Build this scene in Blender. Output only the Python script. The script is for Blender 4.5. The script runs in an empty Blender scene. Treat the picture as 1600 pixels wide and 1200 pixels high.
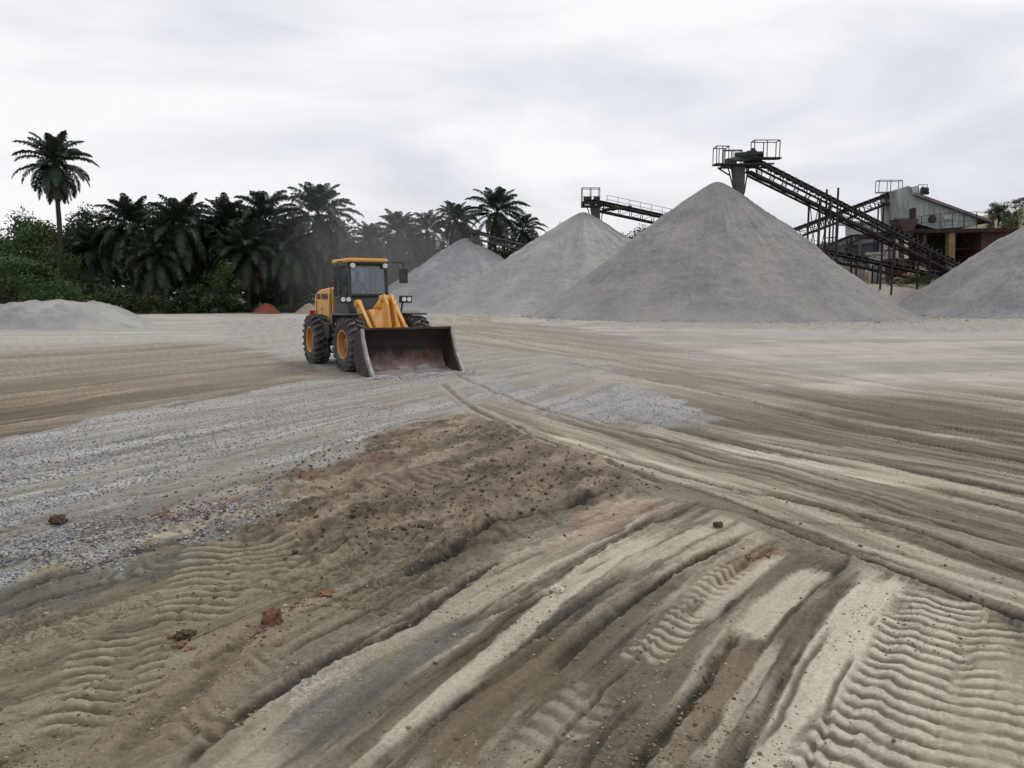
import bpy, math, random
import numpy as np
from mathutils import Vector, Matrix
R = math.radians
SC = bpy.context.scene
COL = SC.collection
rng = random.Random(7)

# ------------------------------------------------------------------ camera, world, sun, exposure
CAM_H = 2.0
PITCH = math.atan(140 / 1250)
cd = bpy.data.cameras.new('camera'); cam = bpy.data.objects.new('camera', cd); COL.objects.link(cam)
cd.sensor_width = 36; cd.lens = 1250 / 1600 * 36; cd.clip_start = 0.1; cd.clip_end = 9000
cam.location = (0, 0, CAM_H); cam.rotation_euler = (math.pi / 2 - PITCH, 0, 0)
SC.camera = cam

SUN_EL, SUN_AZ = R(52), R(35)          # azimuth measured from +Y towards +X
wd = bpy.data.worlds.new('World'); SC.world = wd; wd.use_nodes = True
nt = wd.node_tree; nt.nodes.clear()
def N(nt, t, **k):
    n = nt.nodes.new(t)
    for a, b in k.items(): setattr(n, a, b)
    return n
out = N(nt, 'ShaderNodeOutputWorld'); bg = N(nt, 'ShaderNodeBackground'); bg.inputs[1].default_value = 0.1
sky = N(nt, 'ShaderNodeTexSky', sky_type='NISHITA', sun_disc=False, sun_elevation=SUN_EL, sun_rotation=SUN_AZ)
tc = N(nt, 'ShaderNodeTexCoord'); mp = N(nt, 'ShaderNodeMapping'); mp.inputs['Scale'].default_value = (1.5, 1.5, 5.0)
mp.inputs['Location'].default_value = (3.1, .6, 0)
n1 = N(nt, 'ShaderNodeTexNoise'); n1.inputs['Scale'].default_value = 1.5; n1.inputs['Detail'].default_value = 7; n1.inputs['Roughness'].default_value = .52
n1.inputs['Distortion'].default_value = .35
rp = N(nt, 'ShaderNodeValToRGB'); cr = rp.color_ramp
cr.elements[0].position = .33; cr.elements[0].color = (.70, .715, .775, 1)
cr.elements[1].position = .58; cr.elements[1].color = (.985, .985, 1.0, 1)
e = cr.elements.new(.46); e.color = (.84, .85, .90, 1)
mul = N(nt, 'ShaderNodeVectorMath', operation='SCALE'); mul.inputs['Scale'].default_value = 9.9
mix = N(nt, 'ShaderNodeMix', data_type='RGBA'); mix.inputs[0].default_value = .965
L = nt.links.new
L(tc.outputs['Generated'], mp.inputs[0]); L(mp.outputs[0], n1.inputs['Vector']); L(n1.outputs[0], rp.inputs[0])
L(rp.outputs[0], mul.inputs[0]); L(sky.outputs[0], mix.inputs[6]); L(mul.outputs[0], mix.inputs[7])
L(mix.outputs[2], bg.inputs[0]); L(bg.outputs[0], out.inputs[0])

sd = bpy.data.lights.new('sun', 'SUN'); sun = bpy.data.objects.new('sun', sd); COL.objects.link(sun)
sd.energy = 1.15; sd.angle = R(14); sd.color = (1, .96, .9)
dirv = Vector((math.sin(SUN_AZ) * math.cos(SUN_EL), math.cos(SUN_AZ) * math.cos(SUN_EL), math.sin(SUN_EL)))
sun.rotation_euler = dirv.to_track_quat('Z', 'Y').to_euler()
SC.view_settings.view_transform = 'Standard'; SC.view_settings.look = 'None'
SC.view_settings.exposure = 0; SC.view_settings.gamma = 1

# ------------------------------------------------------------------ small helpers
def lin(c):
    c = c / 255
    return c / 12.92 if c <= .04045 else ((c + .055) / 1.055) ** 2.4
def A(r, g, b): return (lin(r), lin(g), lin(b))
CT, ST = math.cos(PITCH), math.sin(PITCH)
def W(px, py, Y):                       # a sight line of the photograph met at distance Y: where the thing stands
    u = (px - 800) / 1250; v = (600 - py) / 1250
    t = Y / (CT + v * ST)
    return Vector((u * t, Y, CAM_H + t * (-ST + v * CT)))
def G(px, py):                          # the same on the ground
    u = (px - 800) / 1250; v = (600 - py) / 1250
    t = -CAM_H / (-ST + v * CT)
    return (u * t, (CT + v * ST) * t)

def tag(o, label=None, cat=None, group=None, kind=None):
    if label: o['label'] = label
    if cat: o['category'] = cat
    if group: o['group'] = group
    if kind: o['kind'] = kind
    return o
def empty(name, loc=(0, 0, 0), rz=0):
    o = bpy.data.objects.new(name, None); COL.objects.link(o); o.location = loc; o.rotation_euler = (0, 0, rz)
    o.empty_display_size = .3
    return o
def copy_tree(o, parent=None):
    c = o.copy(); COL.objects.link(c)
    if parent: c.parent = parent
    for ch in list(o.children): copy_tree(ch, c)
    return c

class MB:
    def __init__(s): s.v = []; s.f = []
    def quad(s, *p):
        b = len(s.v); s.v += [tuple(q) for q in p]; s.f.append(tuple(range(b, b + len(p))))
    def box(s, c, d, rot=None):
        M = rot.to_matrix() if hasattr(rot, 'to_matrix') else (Matrix(rot) if rot is not None else Matrix.Identity(3))
        b = len(s.v); c = Vector(c)
        for x in (-.5, .5):
            for y in (-.5, .5):
                for z in (-.5, .5): s.v.append(tuple(c + M @ Vector((x * d[0], y * d[1], z * d[2]))))
        for q in ((0, 1, 3, 2), (4, 6, 7, 5), (0, 4, 5, 1), (2, 3, 7, 6), (0, 2, 6, 4), (1, 5, 7, 3)): s.f.append(tuple(b + i for i in q))
    def bar(s, p, q, w, h=None):
        p = Vector(p); q = Vector(q); d = q - p; l = d.length
        if l < 1e-6: return
        x = d / l; up = Vector((0, 0, 1)) if abs(x.z) < .98 else Vector((0, 1, 0))
        y = up.cross(x).normalized(); z = x.cross(y)
        M = Matrix((x, y, z)).transposed()
        s.box((p + q) / 2, (l, w, h or w), M)
    def tube(s, p, q, r, r2=None, n=12, cap=True):
        p = Vector(p); q = Vector(q); r2 = r if r2 is None else r2
        x = (q - p).normalized(); up = Vector((0, 0, 1)) if abs(x.z) < .98 else Vector((0, 1, 0))
        y = up.cross(x).normalized(); z = x.cross(y); b = len(s.v)
        for i in range(n):
            a = 2 * math.pi * i / n; o = y * math.cos(a) + z * math.sin(a)
            s.v.append(tuple(p + o * r)); s.v.append(tuple(q + o * r2))
        for i in range(n):
            j = (i + 1) % n; s.f.append((b + 2 * i, b + 2 * j, b + 2 * j + 1, b + 2 * i + 1))
        if cap:
            s.f.append(tuple(b + 2 * i for i in range(n))[::-1]); s.f.append(tuple(b + 2 * i + 1 for i in range(n)))
    def path(s, pts, r, n=8):
        for a, b in zip(pts[:-1], pts[1:]): s.tube(a, b, r, n=n)
    def prism(s, poly, a, b, axis='y'):          # poly in the plane across axis, from a to b
        k = len(s.v); n = len(poly)
        for t in (a, b):
            for (p, q) in poly:
                s.v.append((p, t, q) if axis == 'y' else (t, p, q) if axis == 'x' else (p, q, t))
        s.f.append(tuple(range(k, k + n))); s.f.append(tuple(range(k + 2 * n - 1, k + n - 1, -1)))
        for i in range(n):
            j = (i + 1) % n; s.f.append((k + i, k + n + i, k + n + j, k + j))
    def lathe_y(s, prof, c, n=40):               # prof: (r, y) list
        b = len(s.v); m = len(prof)
        for i in range(n):
            a = 2 * math.pi * i / n
            for r, y in prof: s.v.append((c[0] + r * math.cos(a), c[1] + y, c[2] + r * math.sin(a)))
        for i in range(n):
            j = (i + 1) % n
            for k in range(m - 1): s.f.append((b + i * m + k, b + i * m + k + 1, b + j * m + k + 1, b + j * m + k))
    def build(s, name, mat, parent=None, bevel=0, smooth=False, loc=None, rz=0):
        me = bpy.data.meshes.new(name); me.from_pydata(s.v, [], s.f); me.materials.append(mat)
        o = bpy.data.objects.new(name, me); COL.objects.link(o)
        import bmesh
        bm = bmesh.new(); bm.from_mesh(me); bmesh.ops.recalc_face_normals(bm, faces=bm.faces); bm.to_mesh(me); bm.free()
        if parent: o.parent = parent
        if loc: o.location = loc
        o.rotation_euler.z = rz
        if smooth:
            me.shade_smooth()
        if bevel:
            m = o.modifiers.new('bevel', 'BEVEL'); m.width = bevel; m.segments = 2; m.limit_method = 'ANGLE'; m.angle_limit = R(35)
        return o

# ------------------------------------------------------------------ materials
def principled(name, rough=.7, metal=0, spec=.3):
    m = bpy.data.materials.new(name); m.use_nodes = True; t = m.node_tree
    p = t.nodes['Principled BSDF']; p.inputs['Roughness'].default_value = rough; p.inputs['Metallic'].default_value = metal
    p.inputs['Specular IOR Level'].default_value = spec
    return m, t, p
def noisy(name, cols, scale=3, rough=.7, metal=0, spec=.3, bump=0, bscale=40, detail=6, pos=None, stretch=(1, 1, 1), streak=None):
    """procedural material: a noise runs through the colours given"""
    m, t, p = principled(name, rough, metal, spec); L = t.links.new
    tc = N(t, 'ShaderNodeTexCoord'); mp = N(t, 'ShaderNodeMapping'); mp.inputs['Scale'].default_value = stretch
    L(tc.outputs['Object'], mp.inputs[0])
    n = N(t, 'ShaderNodeTexNoise'); n.inputs['Scale'].default_value = scale; n.inputs['Detail'].default_value = detail
    n.inputs['Roughness'].default_value = .65
    L(mp.outputs[0], n.inputs['Vector'])
    r = N(t, 'ShaderNodeValToRGB'); c = r.color_ramp
    k = len(cols); ps = pos or [.3 + .4 * i / max(1, k - 1) for i in range(k)]
    c.elements[0].position = ps[0]; c.elements[0].color = (*cols[0], 1)
    c.elements[1].position = ps[-1]; c.elements[1].color = (*cols[-1], 1)
    for i in range(1, k - 1): e = c.elements.new(ps[i]); e.color = (*cols[i], 1)
    L(n.outputs[0], r.inputs[0]); L(r.outputs[0], p.inputs['Base Color'])
    if bump:
        b = N(t, 'ShaderNodeBump'); b.inputs['Strength'].default_value = bump; b.inputs['Distance'].default_value = .02
        n2 = N(t, 'ShaderNodeTexNoise'); n2.inputs['Scale'].default_value = bscale; n2.inputs['Detail'].default_value = 4
        L(tc.outputs['Object'], n2.inputs['Vector']); L(n2.outputs[0], b.inputs['Height']); L(b.outputs[0], p.inputs['Normal'])
    return m
def foliage(name, c0, c1, c2):
    m, t, p = principled(name, .55, 0, .25); L = t.links.new
    g = N(t, 'ShaderNodeNewGeometry'); r = N(t, 'ShaderNodeValToRGB'); c = r.color_ramp
    c.elements[0].position = 0; c.elements[0].color = (*c0, 1); c.elements[1].position = 1; c.elements[1].color = (*c2, 1)
    e = c.elements.new(.6); e.color = (*c1, 1)
    tc = N(t, 'ShaderNodeTexCoord'); n = N(t, 'ShaderNodeTexNoise'); n.inputs['Scale'].default_value = .45
    ad = N(t, 'ShaderNodeMath', operation='MULTIPLY_ADD'); ad.inputs[1].default_value = .55
    sb = N(t, 'ShaderNodeMath', operation='MULTIPLY_ADD'); sb.inputs[1].default_value = 1.5; sb.inputs[2].default_value = -.5
    L(tc.outputs['Object'], n.inputs['Vector']); L(n.outputs[0], sb.inputs[0])
    L(g.outputs['Random Per Island'], ad.inputs[0]); L(sb.outputs[0], ad.inputs[2]); L(ad.outputs[0], r.inputs[0])
    L(r.outputs[0], p.inputs['Base Color'])
    tr = N(t, 'ShaderNodeBsdfTranslucent'); L(r.outputs[0], tr.inputs[0]); ms = N(t, 'ShaderNodeMixShader'); ms.inputs[0].default_value = .25
    o = t.nodes['Material Output']; L(p.outputs[0], ms.inputs[1]); L(tr.outputs[0], ms.inputs[2]); L(ms.outputs[0], o.inputs[0])
    return m

M_leaf = foliage('leaf_dark', (.010, .019, .009), (.030, .056, .022), (.065, .110, .036))
M_leaf2 = foliage('leaf_fresh', (.018, .034, .012), (.052, .095, .026), (.110, .165, .05))
M_leaf3 = foliage('leaf_olive', (.015, .024, .010), (.045, .065, .022), (.10, .12, .045))
M_palm = foliage('palm_leaf', (.013, .027, .017), (.038, .068, .040), (.080, .118, .062))
M_palmdead = foliage('palm_dead_leaf', (.045, .040, .028), (.085, .072, .05), (.13, .11, .075))
M_bark = noisy('bark', [(.025, .022, .018), (.07, .06, .045)], 6, .9, bump=.5, stretch=(1, 1, 3))
M_steel = noisy('weathered_steel', [(.018, .016, .018), (.035, .030, .030), (.075, .052, .045)], 2.2, .75, .2)
M_steel2 = noisy('dusty_steel', [(.05, .048, .05), (.10, .095, .095), (.17, .16, .15)], 2.5, .8)
M_rust = noisy('rusty_steel', [(.035, .022, .018), (.07, .042, .034), (.11, .075, .06)], 2, .85)
M_rubberbelt = noisy('conveyor_belt_rubber', [(.012, .012, .014), (.03, .03, .032)], 3, .8)
M_motor = noisy('motor_green', [(.012, .018, .017), (.022, .034, .031)], 3, .6)
M_chute = noisy('chute_steel', [(.06, .05, .05), (.11, .09, .09)], 2, .8)

# ------------------------------------------------------------------ numpy noise
def _hash(ix, iy, seed):
    h = (ix.astype(np.int64) * 374761393 + iy.astype(np.int64) * 668265263 + seed * 974634777) & 0xffffffff
    h = ((h ^ (h >> 13)) * 1274126177) & 0xffffffff
    return ((h ^ (h >> 16)) & 0xffffff) / float(0xffffff)
def vn(x, y, seed=0):
    ix = np.floor(x); iy = np.floor(y); fx = x - ix; fy = y - iy
    fx = fx * fx * (3 - 2 * fx); fy = fy * fy * (3 - 2 * fy)
    a = _hash(ix, iy, seed); b = _hash(ix + 1, iy, seed); c = _hash(ix, iy + 1, seed); d = _hash(ix + 1, iy + 1, seed)
    return (a + (b - a) * fx) * (1 - fy) + (c + (d - c) * fx) * fy
def fbm(x, y, seed=0, o=4, g=.5):
    s = 0; a = 1; t = 0
    for i in range(o):
        s = s + a * vn(x * 2 ** i + 17.3 * i, y * 2 ** i - 9.1 * i, seed + i); t += a; a *= g
    return s / t                       # 0..1
def sst(a, b, x):
    t = np.clip((x - a) / (b - a), 0, 1); return t * t * (3 - 2 * t)

# ------------------------------------------------------------------ ground sheet: real ruts, treads and clods in the mesh
ug = np.concatenate([-np.geomspace(9, .68, 46), np.linspace(-.665, .665, 1050), np.geomspace(.68, 9, 46)])
yr = np.concatenate([np.linspace(-1.7, 2.6, 16), 1 / np.linspace(1 / 2.66, 1 / 60, 720), np.geomspace(63, 6000, 70)])
NU, NY = len(ug), len(yr)
GX = (ug[None, :] * (yr[:, None] + 2)).ravel(); GY = np.repeat(yr, NU)
GZ = np.zeros_like(GX)
near = GY < 62.5
C0 = np.array(A(128, 119, 102))
GC = np.tile(C0, (len(GX), 1))
GRAV = np.zeros_like(GX)               # gravel share
SM = np.zeros_like(GX)

def catmull(P, n=10):
    P = [np.array(p, float) for p in P]; P = [2 * P[0] - P[1]] + P + [2 * P[-1] - P[-2]]; o = []
    for i in range(1, len(P) - 2):
        for k in range(n):
            t = k / n; a, b, c, d = P[i - 1:i + 3]
            o.append(.5 * (2 * b + (c - a) * t + (2 * a - 5 * b + 4 * c - d) * t * t + (3 * b - a - 3 * c + d) * t ** 3))
    o.append(P[-2]); return np.array(o)
def curve_coords(pts, maxd, X=GX, Y=GY):
    """signed distance and arc length to a curve, for vertices within maxd"""
    lo = pts.min(0) - maxd; hi = pts.max(0) + maxd
    idx = np.where((X > lo[0]) & (X < hi[0]) & (Y > lo[1]) & (Y < hi[1]))[0]
    x = X[idx]; y = Y[idx]; best = np.full(len(idx), 1e9); sd = np.zeros(len(idx)); al = np.zeros(len(idx)); s0 = 0; tend = np.zeros(len(idx))
    n = len(pts) - 1
    for i in range(n):
        a = pts[i]; d = pts[i + 1] - a; l = math.hypot(*d)
        if l < 1e-9: continue
        t = ((x - a[0]) * d[0] + (y - a[1]) * d[1]) / l; tc = np.clip(t, 0, l)
        ex = x - a[0] - d[0] / l * tc; ey = y - a[1] - d[1] / l * tc; q = ex * ex + ey * ey
        m = q < best; best[m] = q[m]; al[m] = s0 + tc[m]
        sd[m] = (np.sign((x - a[0]) * d[1] - (y - a[1]) * d[0]) * np.sqrt(q))[m]
        s0 += l
    m = np.sqrt(best) < maxd
    return idx[m], sd[m], al[m], s0
def blend(idx, col, a):
    GC[idx] = GC[idx] * (1 - a[:, None]) + np.array(col) * a[:, None]

def poly_mask(px_poly, soft, warp=1.0, seed=1, wsc=.8):
    P = np.array([G(*p) for p in px_poly]); lo = P.min(0) - 3 * soft - warp; hi = P.max(0) + 3 * soft + warp
    idx = np.where((GX > lo[0]) & (GX < hi[0]) & (GY > lo[1]) & (GY < hi[1]))[0]
    x = GX[idx] + warp * (fbm(GX[idx] * wsc, GY[idx] * wsc, seed, 4, .6) - .5) * 2
    y = GY[idx] + warp * (fbm(GX[idx] * wsc + 50, GY[idx] * wsc, seed + 9, 4, .6) - .5) * 2
    inside = np.zeros(len(idx), bool); best = np.full(len(idx), 1e9); n = len(P)
    for i in range(n):
        a = P[i]; b = P[(i + 1) % n]; d = b - a
        t = np.clip(((x - a[0]) * d[0] + (y - a[1]) * d[1]) / (d @ d), 0, 1)
        best = np.minimum(best, (x - a[0] - d[0] * t) ** 2 + (y - a[1] - d[1] * t) ** 2)
        c = (a[1] > y) != (b[1] > y)
        with np.errstate(divide='ignore', invalid='ignore'):
            xi = (b[0] - a[0]) * (y - a[1]) / (b[1] - a[1]) + a[0]
        inside ^= c & (x < xi)
    sdist = np.where(inside, 1, -1) * np.sqrt(best)
    return idx, sst(-soft, soft, sdist)

big = fbm(GX * .25, GY * .25, 3, 4); med = fbm(GX * 1.3, GY * 1.3, 5, 5, .6)
fine = fbm(GX * 9, GY * 9, 8, 4, .65)
GC *= (1 + .28 * (med - .5) + .22 * (big - .5))[:, None]
GZ += (.08 * (big - .5) + .03 * (med - .5) + .016 * (fine - .5)) * sst(0, 3, np.abs(GY) + 1)
# streaks left by wheels, along the way the machines drive
def streaks(idx, ang, ls, ts, seed, amp_c, amp_h, col_lo, col_hi, wgt, freq_o=4):
    c, s = math.cos(ang), math.sin(ang)
    x = GX[idx]; y = GY[idx]; wob = .35 * (fbm(x * .22, y * .22, seed + 30, 2) - .5) * 2
    a = x * c + y * s; b = -x * s + y * c + wob
    n = fbm(a / ls, b / ts, seed, freq_o, .62)
    t = sst(.36, .64, n)
    cc = np.array(col_lo)[None] * (1 - t[:, None]) + np.array(col_hi)[None] * t[:, None]
    k = wgt * amp_c
    GC[idx] = GC[idx] * (1 - k[:, None]) + cc * k[:, None]
    GZ[idx] += (n - .5) * amp_h * wgt

SILT = A(180, 170, 150); SILTD = A(160, 149, 128); MUD = A(104, 92, 74); OLIVE = A(118, 109, 86); DARK = A(80, 69, 54)
CLAY = A(124, 96, 74); ORANGE = A(146, 116, 90); BROWN = A(112, 88, 66); GREY = A(150, 149, 149); PINK = A(172, 162, 152)

# far left yard
i, m = poly_mask([(-900, 486), (900, 486), (600, 540), (380, 535), (200, 540), (-900, 575)], 2.5, 2, 11, .2)
streaks(i, .2, 14, 1.6, 41, .9, .03, A(150, 145, 137), A(178, 173, 165), m)
# brown patch, left middle
i, m = poly_mask([(-900, 580), (0, 556), (250, 535), (420, 545), (505, 572), (470, 592), (300, 622), (150, 650), (-60, 690), (-900, 800)], .55, 1.1, 12, .5)
streaks(i, R(60), 5, .55, 42, .95, .07, A(98, 84, 64), A(146, 132, 108), m)
i, m = poly_mask([(300, 575), (420, 558), (500, 572), (470, 592), (330, 612), (250, 625)], .4, 1, 112, .8); blend(i, A(104, 86, 66), m * .55 * sst(.35, .6, fbm(GX[i] * 1.5, GY[i] * .8, 113, 4)))
# right road, running away from lower right to upper left
i, m = poly_mask([(560, 500), (760, 494), (1000, 510), (1700, 590), (3200, 700), (3200, 1900), (1700, 1010), (1250, 835), (1050, 762), (850, 695), (720, 640)], .35, .35, 13, .6)
streaks(i, R(115.5), 9, .42, 43, .92, .045, A(112, 101, 82), A(160, 149, 129), m, 5)
# pale dust, far right
i, m = poly_mask([(700, 488), (2600, 488), (2600, 620), (1700, 618), (1500, 596), (1420, 618), (1250, 606), (1100, 558), (950, 530), (850, 512)], 1.6, 2.2, 14, .25)
streaks(i, R(12), 12, 1.5, 44, .95, .05, A(144, 138, 133), A(176, 167, 159), m)
pz = fbm(GX[i] * .9, GY[i] * .35, 144, 5, .68); GC[i] *= (1 + m * .75 * (pz - .5))[:, None]; GZ[i] += m * (pz - .5) * .10
i, m = poly_mask([(900, 492), (1600, 490), (1900, 500), (1600, 530), (1200, 525), (980, 512)], 2, 2, 15, .2)
blend(i, A(160, 156, 156), m * .6)
# dark damp streaks, right
for P, c, k in (([(1240, 622), (1400, 618), (1560, 640), (1720, 672), (1620, 682), (1420, 662), (1290, 648)], A(92, 78, 62), .75),
                ([(1380, 650), (1600, 668), (1900, 700), (1900, 745), (1600, 712)], A(112, 97, 80), .6),
                ([(760, 500), (900, 512), (1000, 528), (960, 534), (840, 522)], A(108, 96, 84), .7),
                ([(1430, 596), (1640, 600), (1700, 616), (1500, 614)], A(140, 122, 100), .6),
                ([(860, 530), (1000, 545), (1250, 600), (1400, 655), (1250, 640), (1050, 585)], A(116, 98, 80), .5)):
    i, m = poly_mask(P, .35, .8, 16, .7); st = fbm((GX[i] * .43 + GY[i] * -.9) * .15, (GX[i] * .9 + GY[i] * .43) * 2.2, 77, 3)
    blend(i, c, m * k * sst(.3, .6, st))
i, m = poly_mask([(1020, 745), (1200, 760), (1400, 800), (1650, 860), (1650, 905), (1350, 830), (1120, 775)], .3, .6, 17, .8)
blend(i, OLIVE, m * .65)
# bottom left, olive churned ground
i, m = poly_mask([(-300, 905), (120, 850), (300, 800), (480, 760), (620, 800), (760, 860), (600, 960), (420, 1080), (200, 1300), (-900, 1300)], .15, .4, 18, 1.2)
blend(i, A(124, 115, 92), m * .85)
streaks(i, R(58), 1.6, .22, 45, .55, .05, A(96, 86, 66), A(150, 139, 112), m)
i, m = poly_mask([(-60, 905), (90, 895), (300, 860), (330, 875), (150, 935), (0, 970), (-60, 975)], .12, .3, 19, 1.5)
blend(i, A(98, 96, 92), m * .7)
# curved fan of tracks, bottom middle
i, m = poly_mask([(230, 1300), (420, 1090), (640, 960), (800, 860), (960, 780), (1060, 775), (1240, 850), (1420, 905), (1600, 975), (1900, 1080), (1900, 1900), (230, 1900)], .12, .2, 20, 1.2)
fan = catmull([G(*p) for p in [(900, 1420), (1000, 1195), (1080, 1095), (1155, 990), (1270, 885), (1390, 800)]], 10)
dx = fan[:, None, :]
idf, sf, af, _ = curve_coords(fan, 6)
mm = np.zeros(len(GX)); mm[i] = m; wf = mm[idf]
nf = fbm(af * .5 + 3, sf * 3.6, 61, 5, .6); tf = sst(.34, .66, nf)
cc = np.array(A(106, 97, 80))[None] * (1 - tf[:, None]) + np.array(A(166, 155, 133))[None] * tf[:, None]
GC[idf] = GC[idf] * (1 - .9 * wf[:, None]) + cc * .9 * wf[:, None]
GZ[idf] += (nf - .5) * .035 * wf
# churned brown ridge between gravel and fan
i, m = poly_mask([(405, 765), (440, 742), (560, 695), (700, 652), (790, 668), (880, 706), (985, 752), (1010, 772), (900, 790), (800, 812), (720, 862), (650, 888), (560, 868), (430, 850), (330, 830)], .18, .5, 21, 1.1)
ch = fbm(GX[i] * 3.1, GY[i] * 3.1, 71, 5, .68); st = fbm((GX[i] * .5 + GY[i] * .86) * 1.2, (-GX[i] * .86 + GY[i] * .5) * 7, 72, 4)
blend(i, A(122, 106, 86), m * .8); blend(i, DARK, m * .6 * sst(.48, .62, ch)); blend(i, A(158, 142, 120), m * .55 * sst(.52, .68, st))
GZ[i] += m * (.17 * (ch - .35) + .05 * (st - .5) + .05)
i, m = poly_mask([(430, 758), (520, 712), (640, 680), (700, 690), (640, 722), (540, 745), (400, 800), (300, 815), (310, 795)], .12, .3, 22, 1.6)
blend(i, CLAY, m * .8 * sst(.3, .55, fbm(GX[i] * 2.5, GY[i] * 2.5, 73, 4)))
i, m = poly_mask([(900, 795), (1000, 782), (1040, 790), (960, 825), (860, 855)], .06, .2, 23, 2)
blend(i, A(158, 120, 92), m * .45)
# gravel spreads
def gravel(P, soft, warp, seed, k, col=GREY):
    i, m = poly_mask(P, soft, warp, seed, .9)
    edge = fbm(GX[i] * 4, GY[i] * 4, seed + 3, 3); m = sst(.25, .75, m + (edge - .5) * .5)
    st = fbm((GX[i] * .42 + GY[i] * .9) * .35, (-GX[i] * .9 + GY[i] * .42) * 1.7, seed + 5, 4)
    s2 = fbm((GX[i] * .42 + GY[i] * .9) * .3, (-GX[i] * .9 + GY[i] * .42) * 4.5, seed + 6, 4, .65)
    blend(i, col, m * k); blend(i, A(132, 126, 112), m * .75 * sst(.48, .64, st)); blend(i, A(178, 176, 172), m * .45 * sst(.5, .34, st)); blend(i, A(118, 112, 102), m * .45 * sst(.54, .68, s2)); blend(i, A(170, 165, 152), m * .35 * sst(.46, .32, s2))
    GRAV[i] = np.maximum(GRAV[i], m * (.25 + .75 * sst(.62, .42, st)))
    GZ[i] += m * (.05 * (st - .5) + .02)
gravel([(-500, 770), (0, 690), (150, 655), (300, 628), (430, 603), (560, 585), (720, 583), (850, 590), (780, 622), (700, 642), (640, 662), (560, 688), (470, 732), (400, 748), (335, 792), (250, 800), (150, 830), (0, 885), (-500, 960)], .4, .7, 31, .9)
gravel([(330, 503), (480, 496), (620, 520), (600, 560), (480, 575), (400, 545), (350, 525)], 1.2, 2, 32, .9, A(164, 164, 165))
gravel([(700, 575), (860, 588), (1000, 603), (1090, 636), (1130, 668), (1000, 668), (880, 652), (760, 618)], .3, .7, 33, .85, A(140, 142, 152))
gravel([(480, 1060), (600, 1010), (600, 1060), (560, 1110), (480, 1130)], .05, .25, 34, .6, A(134, 134, 134))
gravel([(520, 560), (640, 540), (740, 545), (900, 560), (980, 590), (860, 600), (700, 590), (560, 592)], 1.0, 1.6, 38, .6, A(160, 159, 157))
gravel([(900, 496), (1250, 494), (1640, 494), (1900, 505), (1500, 520), (1150, 515), (960, 512)], 2.5, 3.5, 39, .8, A(150, 147, 144))
for q in range(5):
    gravel([(-260 + 0 * q, 905 - 8 * q), (60 + 70 * q, 872 - 18 * q), (150 + 75 * q, 850 - 22 * q), (200 + 75 * q, 855 - 22 * q), (60 + 60 * q, 905 - 16 * q)], .2, .6, 140 + q, .35, A(140, 137, 130))
# tan and reddish wisps over the gravel
for P in ([(540, 640), (620, 628), (665, 622), (660, 636), (590, 645)], [(780, 600), (900, 602), (960, 612), (860, 616)]):
    i, m = poly_mask(P, .15, .5, 35, 1); blend(i, A(142, 122, 100), m * .6 * sst(.3, .6, fbm(GX[i] * 3, GY[i] * 3, 37, 4)))
i, m = poly_mask([(100, 838), (170, 820), (250, 800), (300, 810), (180, 850), (110, 860)], .1, .3, 36, 2); blend(i, A(116, 98, 78), m * .8); GZ[i] += m * .03

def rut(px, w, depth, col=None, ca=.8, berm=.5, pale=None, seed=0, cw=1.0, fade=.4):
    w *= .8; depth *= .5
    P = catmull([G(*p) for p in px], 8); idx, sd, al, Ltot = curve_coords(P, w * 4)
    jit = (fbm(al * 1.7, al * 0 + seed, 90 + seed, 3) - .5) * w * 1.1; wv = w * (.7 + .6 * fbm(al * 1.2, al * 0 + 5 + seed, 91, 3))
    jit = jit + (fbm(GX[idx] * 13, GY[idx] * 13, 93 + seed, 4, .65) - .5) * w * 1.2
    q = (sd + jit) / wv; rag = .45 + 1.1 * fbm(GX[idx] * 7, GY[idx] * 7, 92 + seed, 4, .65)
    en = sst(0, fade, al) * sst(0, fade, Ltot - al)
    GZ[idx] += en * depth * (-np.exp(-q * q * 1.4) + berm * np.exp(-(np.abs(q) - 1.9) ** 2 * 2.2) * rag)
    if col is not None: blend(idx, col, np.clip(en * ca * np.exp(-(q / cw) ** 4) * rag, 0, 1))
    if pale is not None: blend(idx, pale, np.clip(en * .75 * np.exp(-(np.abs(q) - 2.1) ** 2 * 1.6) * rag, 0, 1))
def band(px, w, col, a, flat=.8, seed=0, fade=.35, rag=.35):
    P = catmull([G(*p) for p in px], 8); idx, sd, al, Ltot = curve_coords(P, w * 1.8)
    n = fbm(GX[idx] * 3, GY[idx] * 3, 100 + seed, 6, .68) - .5; q = np.abs(sd) / w + n * rag * 2.6 + (fbm(al * 1.1, sd * 14, 101 + seed, 4, .65) - .5) * .5
    k = (1 - sst(.75, 1.12, q)) * sst(0, fade, al + n * .5) * sst(0, fade, Ltot - al + n * .5)
    blend(idx, col, np.clip(a * k, 0, 1)); SM[idx] = np.maximum(SM[idx], k * min(1, flat * 1.3)); mz = GZ[idx].mean() if len(idx) else 0
    GZ[idx] = GZ[idx] * (1 - flat * k) + mz * flat * k - .008 * k
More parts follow.
